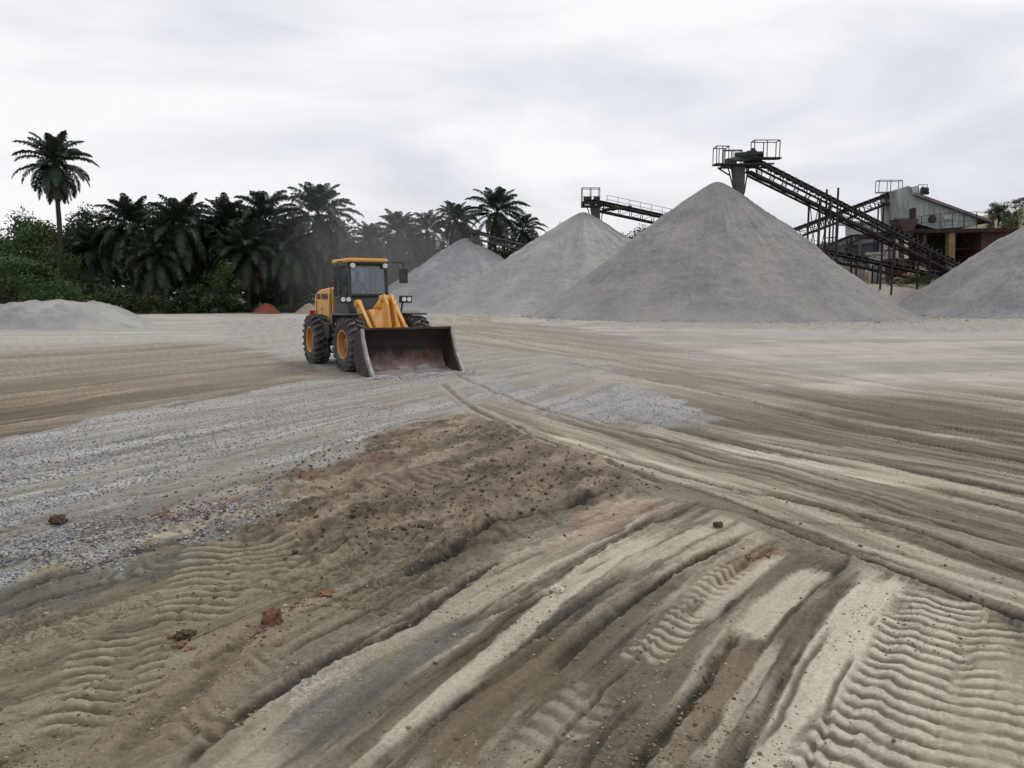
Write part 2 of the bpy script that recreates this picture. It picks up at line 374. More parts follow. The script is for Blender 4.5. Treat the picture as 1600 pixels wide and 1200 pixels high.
def tread(px, w, pitch, amp, depth=.03, pale=SILT, dark=MUD, ca=.7, seed=0, skew=.35, fade=.25):
    amp *= .26; depth *= .5
    """tyre print: pressed band with cross lugs that sweep back towards the middle"""
    P = catmull([G(*p) for p in px], 8); idx, sd, al, Ltot = curve_coords(P, w * 1.25)
    x = GX[idx]; y = GY[idx]; n = fbm(x * 2.2, y * 2.2, 110 + seed, 5, .55) - .5; u = sd / w
    ph = al / pitch + skew * np.sin(u * 2.6 + .4) + n * .75; lug = np.abs((ph % 1) - .5) * 2; lug = sst(.10, .75, lug)
    part = sst(.26, .46, fbm(x * 2.0, y * 2.0, 120 + seed, 4, .6)) * (.85 + .3 * fbm(x * 12, y * 12, 121 + seed, 3))
    k = (1 - sst(.82, 1.05, np.abs(u) + n * .3)) * sst(0, fade, al) * sst(0, fade, Ltot - al)
    GZ[idx] += k * (-depth + amp * lug * part); SM[idx] = np.maximum(SM[idx], k * .75)
    blend(idx, pale, k * ca * lug * part); blend(idx, dark, k * ca * .75 * (1 - lug) * part)

rs0 = np.random.RandomState(21)
# --- right road ruts
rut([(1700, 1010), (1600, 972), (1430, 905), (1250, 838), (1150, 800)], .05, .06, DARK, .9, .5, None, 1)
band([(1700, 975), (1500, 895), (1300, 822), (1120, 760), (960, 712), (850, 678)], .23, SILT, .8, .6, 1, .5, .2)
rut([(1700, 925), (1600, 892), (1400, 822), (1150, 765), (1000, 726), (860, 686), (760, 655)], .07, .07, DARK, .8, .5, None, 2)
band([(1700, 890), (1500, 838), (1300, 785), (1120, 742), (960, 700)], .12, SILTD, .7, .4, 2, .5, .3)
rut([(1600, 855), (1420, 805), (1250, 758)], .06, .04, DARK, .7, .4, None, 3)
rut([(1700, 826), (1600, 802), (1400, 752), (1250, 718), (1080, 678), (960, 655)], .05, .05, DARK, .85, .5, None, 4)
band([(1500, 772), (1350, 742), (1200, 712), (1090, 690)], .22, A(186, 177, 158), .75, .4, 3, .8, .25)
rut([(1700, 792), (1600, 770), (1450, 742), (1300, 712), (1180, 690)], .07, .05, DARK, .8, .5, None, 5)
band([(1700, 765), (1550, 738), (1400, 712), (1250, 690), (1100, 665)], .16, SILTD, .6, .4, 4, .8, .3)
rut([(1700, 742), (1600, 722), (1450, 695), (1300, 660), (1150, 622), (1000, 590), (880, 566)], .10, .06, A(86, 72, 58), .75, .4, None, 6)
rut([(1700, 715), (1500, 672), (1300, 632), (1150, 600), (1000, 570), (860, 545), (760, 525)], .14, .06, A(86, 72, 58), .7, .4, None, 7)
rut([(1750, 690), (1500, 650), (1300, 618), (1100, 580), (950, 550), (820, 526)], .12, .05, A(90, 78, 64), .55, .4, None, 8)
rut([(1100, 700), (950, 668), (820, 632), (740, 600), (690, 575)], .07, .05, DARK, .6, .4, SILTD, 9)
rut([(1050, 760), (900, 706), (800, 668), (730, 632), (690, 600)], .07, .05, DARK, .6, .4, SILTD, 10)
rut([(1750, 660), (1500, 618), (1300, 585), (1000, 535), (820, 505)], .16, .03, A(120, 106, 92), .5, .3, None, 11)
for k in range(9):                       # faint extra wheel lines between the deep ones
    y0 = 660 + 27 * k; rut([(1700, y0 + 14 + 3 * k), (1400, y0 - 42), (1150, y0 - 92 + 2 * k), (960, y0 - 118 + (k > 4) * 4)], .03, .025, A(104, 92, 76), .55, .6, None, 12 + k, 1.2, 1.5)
# --- fan tracks
band([(330, 1260), (460, 1120), (600, 1028), (720, 950), (850, 880), (960, 830)], .14, SILTD, .6, .5, 5)
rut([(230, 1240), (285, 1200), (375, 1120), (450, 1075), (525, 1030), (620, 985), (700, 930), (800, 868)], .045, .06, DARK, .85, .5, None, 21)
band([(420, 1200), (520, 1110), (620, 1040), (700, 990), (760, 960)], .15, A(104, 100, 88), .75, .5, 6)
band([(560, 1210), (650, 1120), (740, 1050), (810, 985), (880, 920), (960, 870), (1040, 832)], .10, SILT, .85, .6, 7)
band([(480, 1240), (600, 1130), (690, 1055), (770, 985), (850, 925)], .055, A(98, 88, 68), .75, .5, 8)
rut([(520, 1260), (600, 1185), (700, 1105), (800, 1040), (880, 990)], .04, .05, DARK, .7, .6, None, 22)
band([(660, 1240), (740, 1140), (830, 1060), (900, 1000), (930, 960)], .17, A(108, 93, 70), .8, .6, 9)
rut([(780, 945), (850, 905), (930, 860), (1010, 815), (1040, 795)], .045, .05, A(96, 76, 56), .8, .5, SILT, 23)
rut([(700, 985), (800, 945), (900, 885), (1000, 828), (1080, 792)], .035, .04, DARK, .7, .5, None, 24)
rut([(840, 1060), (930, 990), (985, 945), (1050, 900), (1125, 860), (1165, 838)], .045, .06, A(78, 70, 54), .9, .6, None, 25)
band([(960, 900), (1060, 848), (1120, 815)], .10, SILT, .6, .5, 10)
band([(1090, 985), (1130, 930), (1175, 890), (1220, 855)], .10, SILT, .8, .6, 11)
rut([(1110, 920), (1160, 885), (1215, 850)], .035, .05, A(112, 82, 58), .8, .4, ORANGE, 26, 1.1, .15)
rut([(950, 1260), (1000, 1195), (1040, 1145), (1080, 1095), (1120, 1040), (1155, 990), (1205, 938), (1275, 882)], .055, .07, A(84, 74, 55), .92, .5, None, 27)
band([(970, 1120), (1060, 1010), (1100, 970)], .12, A(118, 104, 84), .7, .4, 12)
band([(1040, 1240), (1110, 1130), (1160, 1050), (1195, 1000)], .12, A(122, 104, 84), .8, .6, 13)
band([(1160, 1010), (1200, 960), (1250, 915), (1295, 885)], .11, A(182, 173, 154), .9, .7, 14, .2, .2)
band([(1060, 1250), (1120, 1150), (1180, 1060), (1215, 1000)], .05, SILT, .8, .5, 15)
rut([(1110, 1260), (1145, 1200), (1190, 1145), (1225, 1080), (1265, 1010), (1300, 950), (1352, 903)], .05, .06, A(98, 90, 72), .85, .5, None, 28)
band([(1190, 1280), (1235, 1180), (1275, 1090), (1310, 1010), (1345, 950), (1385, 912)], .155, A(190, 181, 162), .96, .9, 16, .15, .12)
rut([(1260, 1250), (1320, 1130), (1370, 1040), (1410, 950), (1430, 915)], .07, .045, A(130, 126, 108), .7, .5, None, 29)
band([(1250, 1210), (1300, 1140), (1330, 1100)], .11, A(98, 84, 66), .8, .4, 17)
for k, off in enumerate((-3.1, -2.7, -2.42, -2.1, -1.86, -1.5, -1.28, -1.0, -.72, -.4, -.2, .16, .42, .62)):
    base_ = fan; d_ = np.gradient(base_, axis=0); d_ /= np.linalg.norm(d_, axis=1)[:, None]; oc = base_ + np.stack([d_[:, 1], -d_[:, 0]], 1) * off
    a0 = int(rs0.uniform(0, len(oc) * .35)); b0 = int(rs0.uniform(len(oc) * .6, len(oc) * .95)); oc = oc[a0:b0]
    idx, sd, al, Lt = curve_coords(oc, .12); w = rs0.uniform(.010, .022); jt = (fbm(al * 2.2, al * 0 + k, 300 + k, 5, .6) - .5) * .07
    q = np.abs(sd + jt) / w; en = sst(0, .3, al) * sst(0, .3, Lt - al) * sst(.25, .5, fbm(al * 1.8, al * 0 + 9, 330 + k, 3))
    ln_ = np.exp(-q ** 3); blend(idx, A(84, 76, 60), np.clip(en * .75 * ln_, 0, 1)); GZ[idx] -= en * ln_ * .018; GZ[idx] += en * .010 * np.exp(-(q - 2.2) ** 2)
# tyre prints
tread([(1250, 1290), (1330, 1200), (1390, 1120), (1430, 1040), (1455, 965), (1475, 925)], .26, .125, .045, .03, A(196, 188, 170), A(108, 102, 78), .85, 1, .30)
tread([(1480, 1290), (1530, 1180), (1560, 1090), (1570, 1010), (1575, 970)], .24, .125, .04, .03, A(188, 180, 154), A(104, 100, 70), .8, 2, -.30)
tread([(880, 1110), (960, 1060), (1040, 1000), (1100, 930), (1160, 880)], .12, .11, .035, .02, A(178, 168, 146), A(116, 106, 88), .75, 3, .3)
tread([(820, 1210), (880, 1130), (940, 1080)], .16, .13, .035, .02, SILTD, A(104, 98, 80), .6, 4, .3)
tread([(330, 845), (330, 880), (315, 930), (285, 985)], .26, .135, 0.095, .035, A(150, 142, 116), A(90, 82, 62), .8, 5, .35)
tread([(425, 838), (425, 870), (400, 900), (360, 935)], .24, .13, 0.095, .03, A(144, 134, 108), A(92, 82, 60), .75, 6, -.35)
tread([(165, 985), (158, 1040), (140, 1100), (105, 1170)], .19, .11, 0.1045, .035, A(158, 148, 120), A(88, 78, 56), .85, 7, .35)
tread([(225, 985), (210, 1060), (170, 1150)], .15, .11, 0.076, .025, A(146, 138, 112), A(92, 84, 62), .7, 8, -.3)
tread([(60, 925), (120, 905), (200, 890), (260, 870)], .20, .12, .045, .03, A(136, 132, 124), A(84, 80, 70), .7, 9, .5)
tread([(430, 1010), (370, 1060), (320, 1110), (260, 1190)], .16, .12, .045, .025, A(148, 134, 108), A(98, 84, 62), .7, 10, .4)
tread([(150, 880), (210, 850), (290, 825), (380, 800)], .18, .16, .04, .03, A(146, 134, 110), A(96, 84, 64), .6, 11, .5)
tread([(560, 780), (640, 760), (720, 735)], .35, .17, .06, .02, A(140, 122, 100), A(92, 76, 60), .6, 12, .4)
# left edges of the prints: pushed up shoulders
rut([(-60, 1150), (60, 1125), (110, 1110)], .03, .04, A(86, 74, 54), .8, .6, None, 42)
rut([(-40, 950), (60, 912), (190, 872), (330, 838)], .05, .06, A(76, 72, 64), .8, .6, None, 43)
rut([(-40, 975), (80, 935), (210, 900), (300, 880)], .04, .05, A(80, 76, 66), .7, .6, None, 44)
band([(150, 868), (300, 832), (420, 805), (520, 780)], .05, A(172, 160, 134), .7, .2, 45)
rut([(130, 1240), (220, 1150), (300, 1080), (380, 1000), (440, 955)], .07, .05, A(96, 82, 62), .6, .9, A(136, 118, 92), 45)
# --- churned ridge: overhanging dark edge
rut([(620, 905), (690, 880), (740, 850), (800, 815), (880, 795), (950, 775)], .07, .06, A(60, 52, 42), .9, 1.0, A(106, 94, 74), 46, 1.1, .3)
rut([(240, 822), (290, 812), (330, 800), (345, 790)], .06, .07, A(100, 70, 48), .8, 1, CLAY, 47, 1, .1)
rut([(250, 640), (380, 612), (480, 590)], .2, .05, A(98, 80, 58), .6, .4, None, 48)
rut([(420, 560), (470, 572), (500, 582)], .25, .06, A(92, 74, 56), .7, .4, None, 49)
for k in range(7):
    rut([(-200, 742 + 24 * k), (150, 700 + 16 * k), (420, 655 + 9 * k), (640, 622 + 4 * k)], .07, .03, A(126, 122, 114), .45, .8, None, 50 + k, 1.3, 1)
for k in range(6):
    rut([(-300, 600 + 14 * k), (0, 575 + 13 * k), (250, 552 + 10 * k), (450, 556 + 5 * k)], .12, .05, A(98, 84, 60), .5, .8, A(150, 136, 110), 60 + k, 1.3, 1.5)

# keep the machine's standing place level, and raise the terrace of the crushing plant and the earth bank beyond
flat = np.exp(-(((GX + 3.8) / 3.2) ** 4 + ((GY - 22) / 4.2) ** 4)); GZ *= 1 - .75 * flat
def terrain(x, y):
    t = sst(83, 91, y + 2.5 * np.sin(x * .21)) * sst(15, 30, x)
    c = sst(114, 127, y + 3 * np.sin(x * .23)) * sst(68, 86, x - .12 * (y - 120) + 3 * np.sin(y * .3))
    h = sst(170, 400, y) * sst(-150, 300, x) * 9
    k = sst(150, 175, y) * sst(8, 40, x)
    return 3.1 * t + 13.5 * c + h * (1 - c) + 5 * k * (1 - c)
def ground_z(x, y): return float(terrain(np.array([float(x)]), np.array([float(y)]))[0])
far_n = fbm(GX * .12, GY * .12, 55, 4)
GZ += terrain(GX, GY) + (far_n - .5) * 1.2 * sst(86, 110, GY)
cl = sst(116, 124, GY) * sst(62, 74, GX) * sst(200, 150, GY); blend(np.arange(len(GX)), A(126, 100, 76), cl * .85)
tr_ = sst(84, 90, GY) * sst(15, 28, GX) * (1 - cl); blend(np.arange(len(GX)), A(132, 118, 92), tr_ * .8)
gr = sst(82, 88, GY + 5 * (far_n - .5)) * (1 - sst(8, 16, GX)); blend(np.arange(len(GX)), A(52, 58, 36), gr * .9)
hl = sst(128, 150, GY) * (1 - cl); blend(np.arange(len(GX)), A(56, 66, 44), hl * .9)
# crumbs, dried crusts and narrow wheel scratches
def aniso(ang, ls, ts, seed, o=4):
    c, s_ = math.cos(ang), math.sin(ang); wob = .25 * (fbm(GX * .4, GY * .4, seed + 40, 3) - .5) * 2
    return fbm((GX * c + GY * s_) / ls, (-GX * s_ + GY * c + wob) / ts, seed, o, .65)
road = np.zeros(len(GX)); i, m = poly_mask([(560, 500), (760, 494), (1000, 510), (1700, 590), (3200, 700), (3200, 1900), (1700, 1010), (1250, 835), (1050, 762), (850, 695), (720, 640)], .35, .35, 13, .6); road[i] = m * (1 - GRAV[i])
a1 = aniso(R(115.5), 2.6, .085, 201); a2 = aniso(R(115.5), 5, .3, 202)
k = road * sst(20, 9, GY) * (1 - .4 * SM); GC *= (1 - k * .38 * sst(.52, .68, a1) + k * .20 * sst(.50, .34, a1) - k * .20 * sst(.55, .7, a2))[:, None]; GZ -= k * .020 * sst(.5, .7, a1)
k = mm * (1 - .8 * SM); nfl = np.full(len(GX), .5); nfl[idf] = fbm(af * 1.1 + 3, sf * 13, 203, 5, .65)
GC *= (1 - k * .34 * sst(.52, .68, nfl) + k * .16 * sst(.48, .32, nfl))[:, None]; GZ -= k * .014 * sst(.5, .7, nfl)
a3 = aniso(R(60), 3.2, .16, 204); k = (1 - SM) * (1 - road) * (1 - mm) * sst(60, 20, GY) * (1 - .35 * GRAV) * sst(1.5, -1.5, GX - .12 * GY)
GC *= (1 - k * .26 * sst(.52, .68, a3) + k * .12 * sst(.48, .32, a3))[:, None]; GZ -= k * .012 * sst(.5, .7, a3)
cr_m = sst(.47, .62, fbm(GX * 1.1, GY * 1.1, 205, 5, .65)); cr1 = fbm(GX * 17, GY * 17, 206, 5, .72); nearw = sst(26, 5, GY) * (1 - GRAV) * (1 - .85 * SM) * (1 - .45 * mm) * (1 - .5 * road)
GZ += nearw * ((.35 + .65 * cr_m) * .034 * (cr1 - .5) + cr_m * .012 * sst(.55, .66, cr1))
GC *= (1 - nearw * (.10 + .30 * cr_m) * sst(.50, .40, cr1) + nearw * .10 * cr_m * sst(.56, .66, cr1))[:, None]
# grain at the size of single stones
g1 = vn(GX * 90, GY * 90, 131); g2 = vn(GX * 42 + 3, GY * 42, 132)
spk = (g1 * .6 + g2 * .4 - .5) * 2 * sst(18, 7, GY)
GC *= (1 + spk * (.09 + .22 * GRAV))[:, None]
GZ += (g2 - .5) * .016 * GRAV * sst(30, 6, GY)
lum = GC.mean(1, keepdims=True); GC = lum + (GC - lum) * .78; 
for P_, c_, k_, sd_ in (([(-900, 590), (-50, 572), (120, 560), (300, 548), (440, 556), (505, 576), (420, 596), (260, 618), (100, 645), (-60, 680), (-900, 780)], A(98, 84, 62), .6, 401),
                        ([(1235, 622), (1400, 618), (1560, 640), (1760, 678), (1900, 720), (1620, 700), (1420, 668), (1280, 648)], A(84, 73, 58), .65, 402),
                        ([(1000, 745), (1200, 760), (1400, 800), (1650, 860), (1650, 900), (1350, 826), (1100, 775)], A(92, 84, 64), .45, 403),
                        ([(720, 500), (900, 512), (1100, 548), (1300, 600), (1250, 612), (1000, 560), (860, 535)], A(104, 94, 82), .45, 404)):
    i, m = poly_mask(P_, .5, 1.2, sd_, .6); ang_ = R(60) if sd_ == 401 else R(115.5); cc_, sn_ = math.cos(ang_), math.sin(ang_)
    stn = fbm((GX[i] * cc_ + GY[i] * sn_) / 5, (-GX[i] * sn_ + GY[i] * cc_) / .45, sd_ + 5, 5, .62); blend(i, c_, m * k_ * sst(.38, .58, stn))
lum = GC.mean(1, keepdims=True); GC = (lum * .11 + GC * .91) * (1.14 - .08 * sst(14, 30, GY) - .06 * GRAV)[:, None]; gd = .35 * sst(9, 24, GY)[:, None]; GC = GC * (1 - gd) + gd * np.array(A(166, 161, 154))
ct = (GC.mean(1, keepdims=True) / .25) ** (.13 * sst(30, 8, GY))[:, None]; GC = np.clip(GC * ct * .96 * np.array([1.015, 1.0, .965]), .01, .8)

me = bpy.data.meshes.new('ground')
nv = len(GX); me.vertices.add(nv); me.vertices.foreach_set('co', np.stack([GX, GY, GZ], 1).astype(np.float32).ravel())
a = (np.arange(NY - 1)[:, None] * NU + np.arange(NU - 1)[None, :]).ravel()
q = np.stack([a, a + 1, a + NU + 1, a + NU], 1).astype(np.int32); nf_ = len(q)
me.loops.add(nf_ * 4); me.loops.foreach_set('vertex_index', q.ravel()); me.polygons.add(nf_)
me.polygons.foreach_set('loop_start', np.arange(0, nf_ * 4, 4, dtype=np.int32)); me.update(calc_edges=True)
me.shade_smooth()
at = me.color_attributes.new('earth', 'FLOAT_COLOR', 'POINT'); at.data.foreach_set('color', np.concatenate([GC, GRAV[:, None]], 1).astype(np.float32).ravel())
def ground_mat():
    m, t, p = principled('earth_and_gravel', .9, 0, .2); L = t.links.new
    at = N(t, 'ShaderNodeAttribute', attribute_name='earth'); g = N(t, 'ShaderNodeNewGeometry')
    n = N(t, 'ShaderNodeTexNoise'); n.inputs['Scale'].default_value = 36; n.inputs['Detail'].default_value = 9; n.inputs['Roughness'].default_value = .82
    v = N(t, 'ShaderNodeTexVoronoi'); v.inputs['Scale'].default_value = 60; v.inputs['Randomness'].default_value = 1
    v2 = N(t, 'ShaderNodeTexVoronoi'); v2.inputs['Scale'].default_value = 130
    for k in (n, v, v2): L(g.outputs['Position'], k.inputs['Vector'])
    mr = N(t, 'ShaderNodeMapRange'); mr.inputs[1].default_value = .25; mr.inputs[2].default_value = .75; mr.inputs[1].default_value = .3; mr.inputs[2].default_value = .7; mr.inputs[3].default_value = .68; mr.inputs[4].default_value = 1.32
    L(n.outputs[0], mr.inputs[0])
    s = N(t, 'ShaderNodeSeparateColor'); L(v.outputs['Color'], s.inputs[0])
    mg = N(t, 'ShaderNodeMapRange'); mg.inputs[3].default_value = .66; mg.inputs[4].default_value = 1.34; L(s.outputs[0], mg.inputs[0])
    s2 = N(t, 'ShaderNodeSeparateColor'); L(v2.outputs['Color'], s2.inputs[0])
    mh = N(t, 'ShaderNodeMapRange'); mh.inputs[3].default_value = .78; mh.inputs[4].default_value = 1.22; L(s2.outputs[1], mh.inputs[0])
    mm = N(t, 'ShaderNodeMath', operation='MULTIPLY'); L(mg.outputs[0], mm.inputs[0]); L(mh.outputs[0], mm.inputs[1])
    mx = N(t, 'ShaderNodeMix'); L(at.outputs['Alpha'], mx.inputs[0]); L(mr.outputs[0], mx.inputs[2]); L(mm.outputs[0], mx.inputs[3])
    sc = N(t, 'ShaderNodeVectorMath', operation='SCALE'); L(at.outputs['Color'], sc.inputs[0]); L(mx.outputs[0], sc.inputs['Scale'])
    L(sc.outputs[0], p.inputs['Base Color'])
    b = N(t, 'ShaderNodeBump'); b.inputs['Strength'].default_value = .75; b.inputs['Distance'].default_value = .025
    ds = N(t, 'ShaderNodeMath', operation='SUBTRACT'); ds.inputs[0].default_value = 1; L(v.outputs['Distance'], ds.inputs[1])
    hm = N(t, 'ShaderNodeMix'); L(at.outputs['Alpha'], hm.inputs[0]); L(n.outputs[0], hm.inputs[2]); L(ds.outputs[0], hm.inputs[3])
    L(hm.outputs[0], b.inputs['Height']); L(b.outputs[0], p.inputs['Normal'])
    return m
me.materials.append(ground_mat())
go = bpy.data.objects.new('ground', me); COL.objects.link(go); go['kind'] = 'structure'
Zgrid = GZ.reshape(NY, NU)
def gz(x, y):                            # height of the finished ground
    j = int(np.clip(np.searchsorted(yr, y), 1, NY - 1)); i = int(np.clip(np.searchsorted(ug, x / (y + 2)), 1, NU - 1))
    return float(Zgrid[j, i])

# ------------------------------------------------------------------ loose stones on the gravel and clods in the churned mud
def stone_template(seed, sub=1):
    import bmesh
    bm = bmesh.new(); bmesh.ops.create_icosphere(bm, subdivisions=sub, radius=1); r = random.Random(seed)
    for v in bm.verts: v.co *= r.uniform(.72, 1.18)
    V = np.array([v.co[:] for v in bm.verts]); F = np.array([[v.index for v in f.verts] for f in bm.faces]); bm.free()
    return V, F
def scatter(name, pts, sizes, mat, sub=1, squash=.65, seed=1):
    tm = [stone_template(s, sub) for s in range(6)]; r = np.random.RandomState(seed); VV = []; FF = []; b = 0
    for (x, y, z), s in zip(pts, sizes):
        V, F = tm[r.randint(6)]; an = r.rand() * 6.28; c, s_ = math.cos(an), math.sin(an)
        sx, sy, sz = s * r.uniform(.7, 1.3), s * r.uniform(.7, 1.2), s * squash * r.uniform(.7, 1.2)
        Q = V * [sx, sy, sz]; Q = np.stack([Q[:, 0] * c - Q[:, 1] * s_, Q[:, 0] * s_ + Q[:, 1] * c, Q[:, 2]], 1) + [x, y, z + .25 * sz]
        VV.append(Q); FF.append(F + b); b += len(V)
    V = np.concatenate(VV).astype(np.float32); F = np.concatenate(FF).astype(np.int32)
    me = bpy.data.meshes.new(name); me.vertices.add(len(V)); me.vertices.foreach_set('co', V.ravel())
    me.loops.add(F.size); me.loops.foreach_set('vertex_index', F.ravel()); me.polygons.add(len(F))
    me.polygons.foreach_set('loop_start', np.arange(0, F.size, 3, dtype=np.int32)); me.update(calc_edges=True); me.materials.append(mat)
    o = bpy.data.objects.new(name, me); COL.objects.link(o); return o
def island_mat(name, c0, c1, c2, rough=.85):
    m, t, p = principled(name, rough, 0, .25); L = t.links.new
    g = N(t, 'ShaderNodeNewGeometry'); r = N(t, 'ShaderNodeValToRGB'); c = r.color_ramp
    c.elements[0].position = 0; c.elements[0].color = (*c0, 1); c.elements[1].position = 1; c.elements[1].color = (*c2, 1); e = c.elements.new(.5); e.color = (*c1, 1)
    L(g.outputs['Random Per Island'], r.inputs[0]); L(r.outputs[0], p.inputs['Base Color'])
    n = N(t, 'ShaderNodeTexNoise'); n.inputs['Scale'].default_value = 30; b = N(t, 'ShaderNodeBump'); b.inputs['Strength'].default_value = .4; b.inputs['Distance'].default_value = .01
    L(n.outputs[0], b.inputs['Height']); L(b.outputs[0], p.inputs['Normal'])
    return m
rs = np.random.RandomState(5)
Ggrid = GRAV.reshape(NY, NU)
def pick(n, ymin, ymax, cond):
    o = []
    while len(o) < n:
        y = 1 / rs.uniform(1 / ymax, 1 / ymin); x = rs.uniform(-.72, .72) * y
        j = int(np.searchsorted(yr, y)); i = int(np.clip(np.searchsorted(ug, x / (y + 2)), 1, NU - 1))
        if cond(x, y, Ggrid[j, i]): o.append((x, y, Zgrid[j, i]))
    return o
pts = pick(15000, 5.2, 24, lambda x, y, g: rs.rand() < g ** 1.5)
tag(scatter('loose_gravel', pts, rs.uniform(.006, .0145, len(pts)), island_mat('gravel_stones', A(98, 98, 104), A(138, 138, 142), A(184, 184, 188)), seed=2), kind='stuff')
pts = pick(16000, 3, 22, lambda x, y, g: g < .35 and vn(np.array([x * 1.3]), np.array([y * 1.3]), 9)[0] > rs.rand() * .9 + .2)
tag(scatter('scattered_grit', pts, np.clip(rs.exponential(.0024, len(pts)) + .0014, 0, .018), island_mat('grit_stones', A(84, 74, 58), A(128, 116, 94), A(168, 158, 138)), seed=3), kind='stuff')
cp = []; cs = []
ridge = catmull([G(*p) for p in [(560, 880), (640, 868), (700, 848), (760, 820), (830, 790), (920, 770), (990, 768)]], 12)
for k in range(750):
    p = ridge[rs.randint(len(ridge))]; x = p[0] + rs.normal() * .5 - .2; y = p[1] + abs(rs.normal()) * .9; cp.append((x, y, gz(x, y))); cs.append(rs.uniform(.004, .017) * rs.choice([1, 1, 1.7]))
rid2 = catmull([G(*p) for p in [(250, 815), (340, 798), (420, 762), (520, 725), (640, 700), (760, 690), (860, 715)]], 12)
for k in range(900):
    p = rid2[rs.randint(len(rid2))]; x = p[0] + rs.normal() * .3; y = p[1] + rs.normal() * .5; cp.append((x, y, gz(x, y))); cs.append(rs.uniform(.005, .02))
tag(scatter('mud_clods', cp, cs, island_mat('mud_clod_earth', A(66, 58, 46), A(98, 86, 70), A(134, 118, 98)), seed=4, squash=.7), kind='stuff')
M_orange = noisy('orange_clay', [A(98, 72, 56), A(138, 100, 76)], 14, .9, bump=.6, bscale=30)
M_white = noisy('pale_stone', [A(176, 170, 150), A(206, 200, 184)], 10, .8, bump=.4)
for (px_, py_, n_) in ((425, 985, 60), (512, 934, 70), (735, 806, 40), (300, 1000, 30), (1180, 870, 40)):
    q0 = G(px_, py_); pp = [(q0[0] + rs.normal() * .10, q0[1] + rs.normal() * .16) for _ in range(n_)]
    tag(scatter('clay_crumbs', [(x, y, gz(x, y)) for x, y in pp], np.clip(rs.exponential(.006, n_) + .003, 0, .025), M_orange, seed=n_), kind='stuff')
M_dclod = noisy('dark_clod', [A(58, 48, 36), A(96, 80, 62)], 12, .9, bump=.6)
def boulder(name, px, py, s, mat, label, cat, seed, sq=.7):
    x, y = G(px, py); V, F = stone_template(seed, 3); n = fbm(V[:, 0] * 2 + seed, V[:, 1] * 2 + V[:, 2] * 2, seed, 3); V = V * (.75 + .5 * n)[:, None] * [s, s * .85, s * sq]
    b = MB(); b.v = [tuple(v) for v in V]; b.f = [tuple(int(q) for q in f) for f in F]
    o = b.build(name, mat, loc=(x, y, gz(x, y) + s * sq * .35), rz=seed); tag(o, label, cat)
boulder('clay_lump', 425, 978, .062, M_orange, 'orange clay lump standing upright in the olive mud, taller of the two', 'clay lump', 3, 1.15)
boulder('clay_lump', 512, 930, .07, M_orange, 'flat bright orange clay lump pressed in the mud, farther of the two', 'clay lump', 5, .4)
boulder('stone', 870, 922, .05, M_white, 'small whitish stone lying alone between curved wheel ruts', 'stone', 2, .6)
boulder('mud_clod', 290, 995, .07, M_dclod, 'dark mud clod at the end of a tyre print', 'mud clod', 8, .5)
boulder('mud_clod', 92, 822, .08, M_dclod, 'dark brown mud clod lying on grey gravel at left', 'mud clod', 11, .6)
boulder('mud_clod', 1122, 824, .045, M_dclod, 'small dark clod on the olive strip of the right road', 'mud clod', 13, .7)

# ------------------------------------------------------------------ gravel piles
def pile_mat(name, lo, mid, hi, stain=None, stain_pos=None, speck=.26, scale=3.5):
    m, t, p = principled(name, .95, 0, .1); L = t.links.new
    tc = N(t, 'ShaderNodeTexCoord'); n = N(t, 'ShaderNodeTexNoise'); n.inputs['Scale'].default_value = .3; n.inputs['Detail'].default_value = 8; n.inputs['Roughness'].default_value = .6
    mp = N(t, 'ShaderNodeMapping'); mp.inputs['Scale'].default_value = (1, 1, .45); L(tc.outputs['Object'], mp.inputs[0]); L(mp.outputs[0], n.inputs['Vector'])
    r = N(t, 'ShaderNodeValToRGB'); c = r.color_ramp; c.elements[0].position = .36; c.elements[0].color = (*lo, 1); c.elements[1].position = .62; c.elements[1].color = (*hi, 1)
    e = c.elements.new(.5); e.color = (*mid, 1); L(n.outputs[0], r.inputs[0])
    f = N(t, 'ShaderNodeTexNoise'); f.inputs['Scale'].default_value = scale; f.inputs['Detail'].default_value = 6; f.inputs['Roughness'].default_value = .85; L(tc.outputs['Object'], f.inputs['Vector'])
    mr = N(t, 'ShaderNodeMapRange'); mr.inputs[1].default_value = .3; mr.inputs[2].default_value = .7; mr.inputs[3].default_value = 1 - speck; mr.inputs[4].default_value = 1 + speck; L(f.outputs[0], mr.inputs[0])
    sc = N(t, 'ShaderNodeVectorMath', operation='SCALE'); L(mr.outputs[0], sc.inputs['Scale']); L(r.outputs[0], sc.inputs[0])
    # slides of finer dust that run down the slope: stretched along the height
    a = N(t, 'ShaderNodeAttribute', attribute_name='slide'); mx = N(t, 'ShaderNodeMix', data_type='RGBA'); L(a.outputs['Fac'], mx.inputs[0]); L(sc.outputs[0], mx.inputs[6]); mx.inputs[7].default_value = (*(stain or hi), 1)
    L(mx.outputs[2], p.inputs['Base Color'])
    b = N(t, 'ShaderNodeBump'); b.inputs['Strength'].default_value = .5; b.inputs['Distance'].default_value = .12; L(f.outputs[0], b.inputs['Height']); L(b.outputs[0], p.inputs['Normal'])
    return m
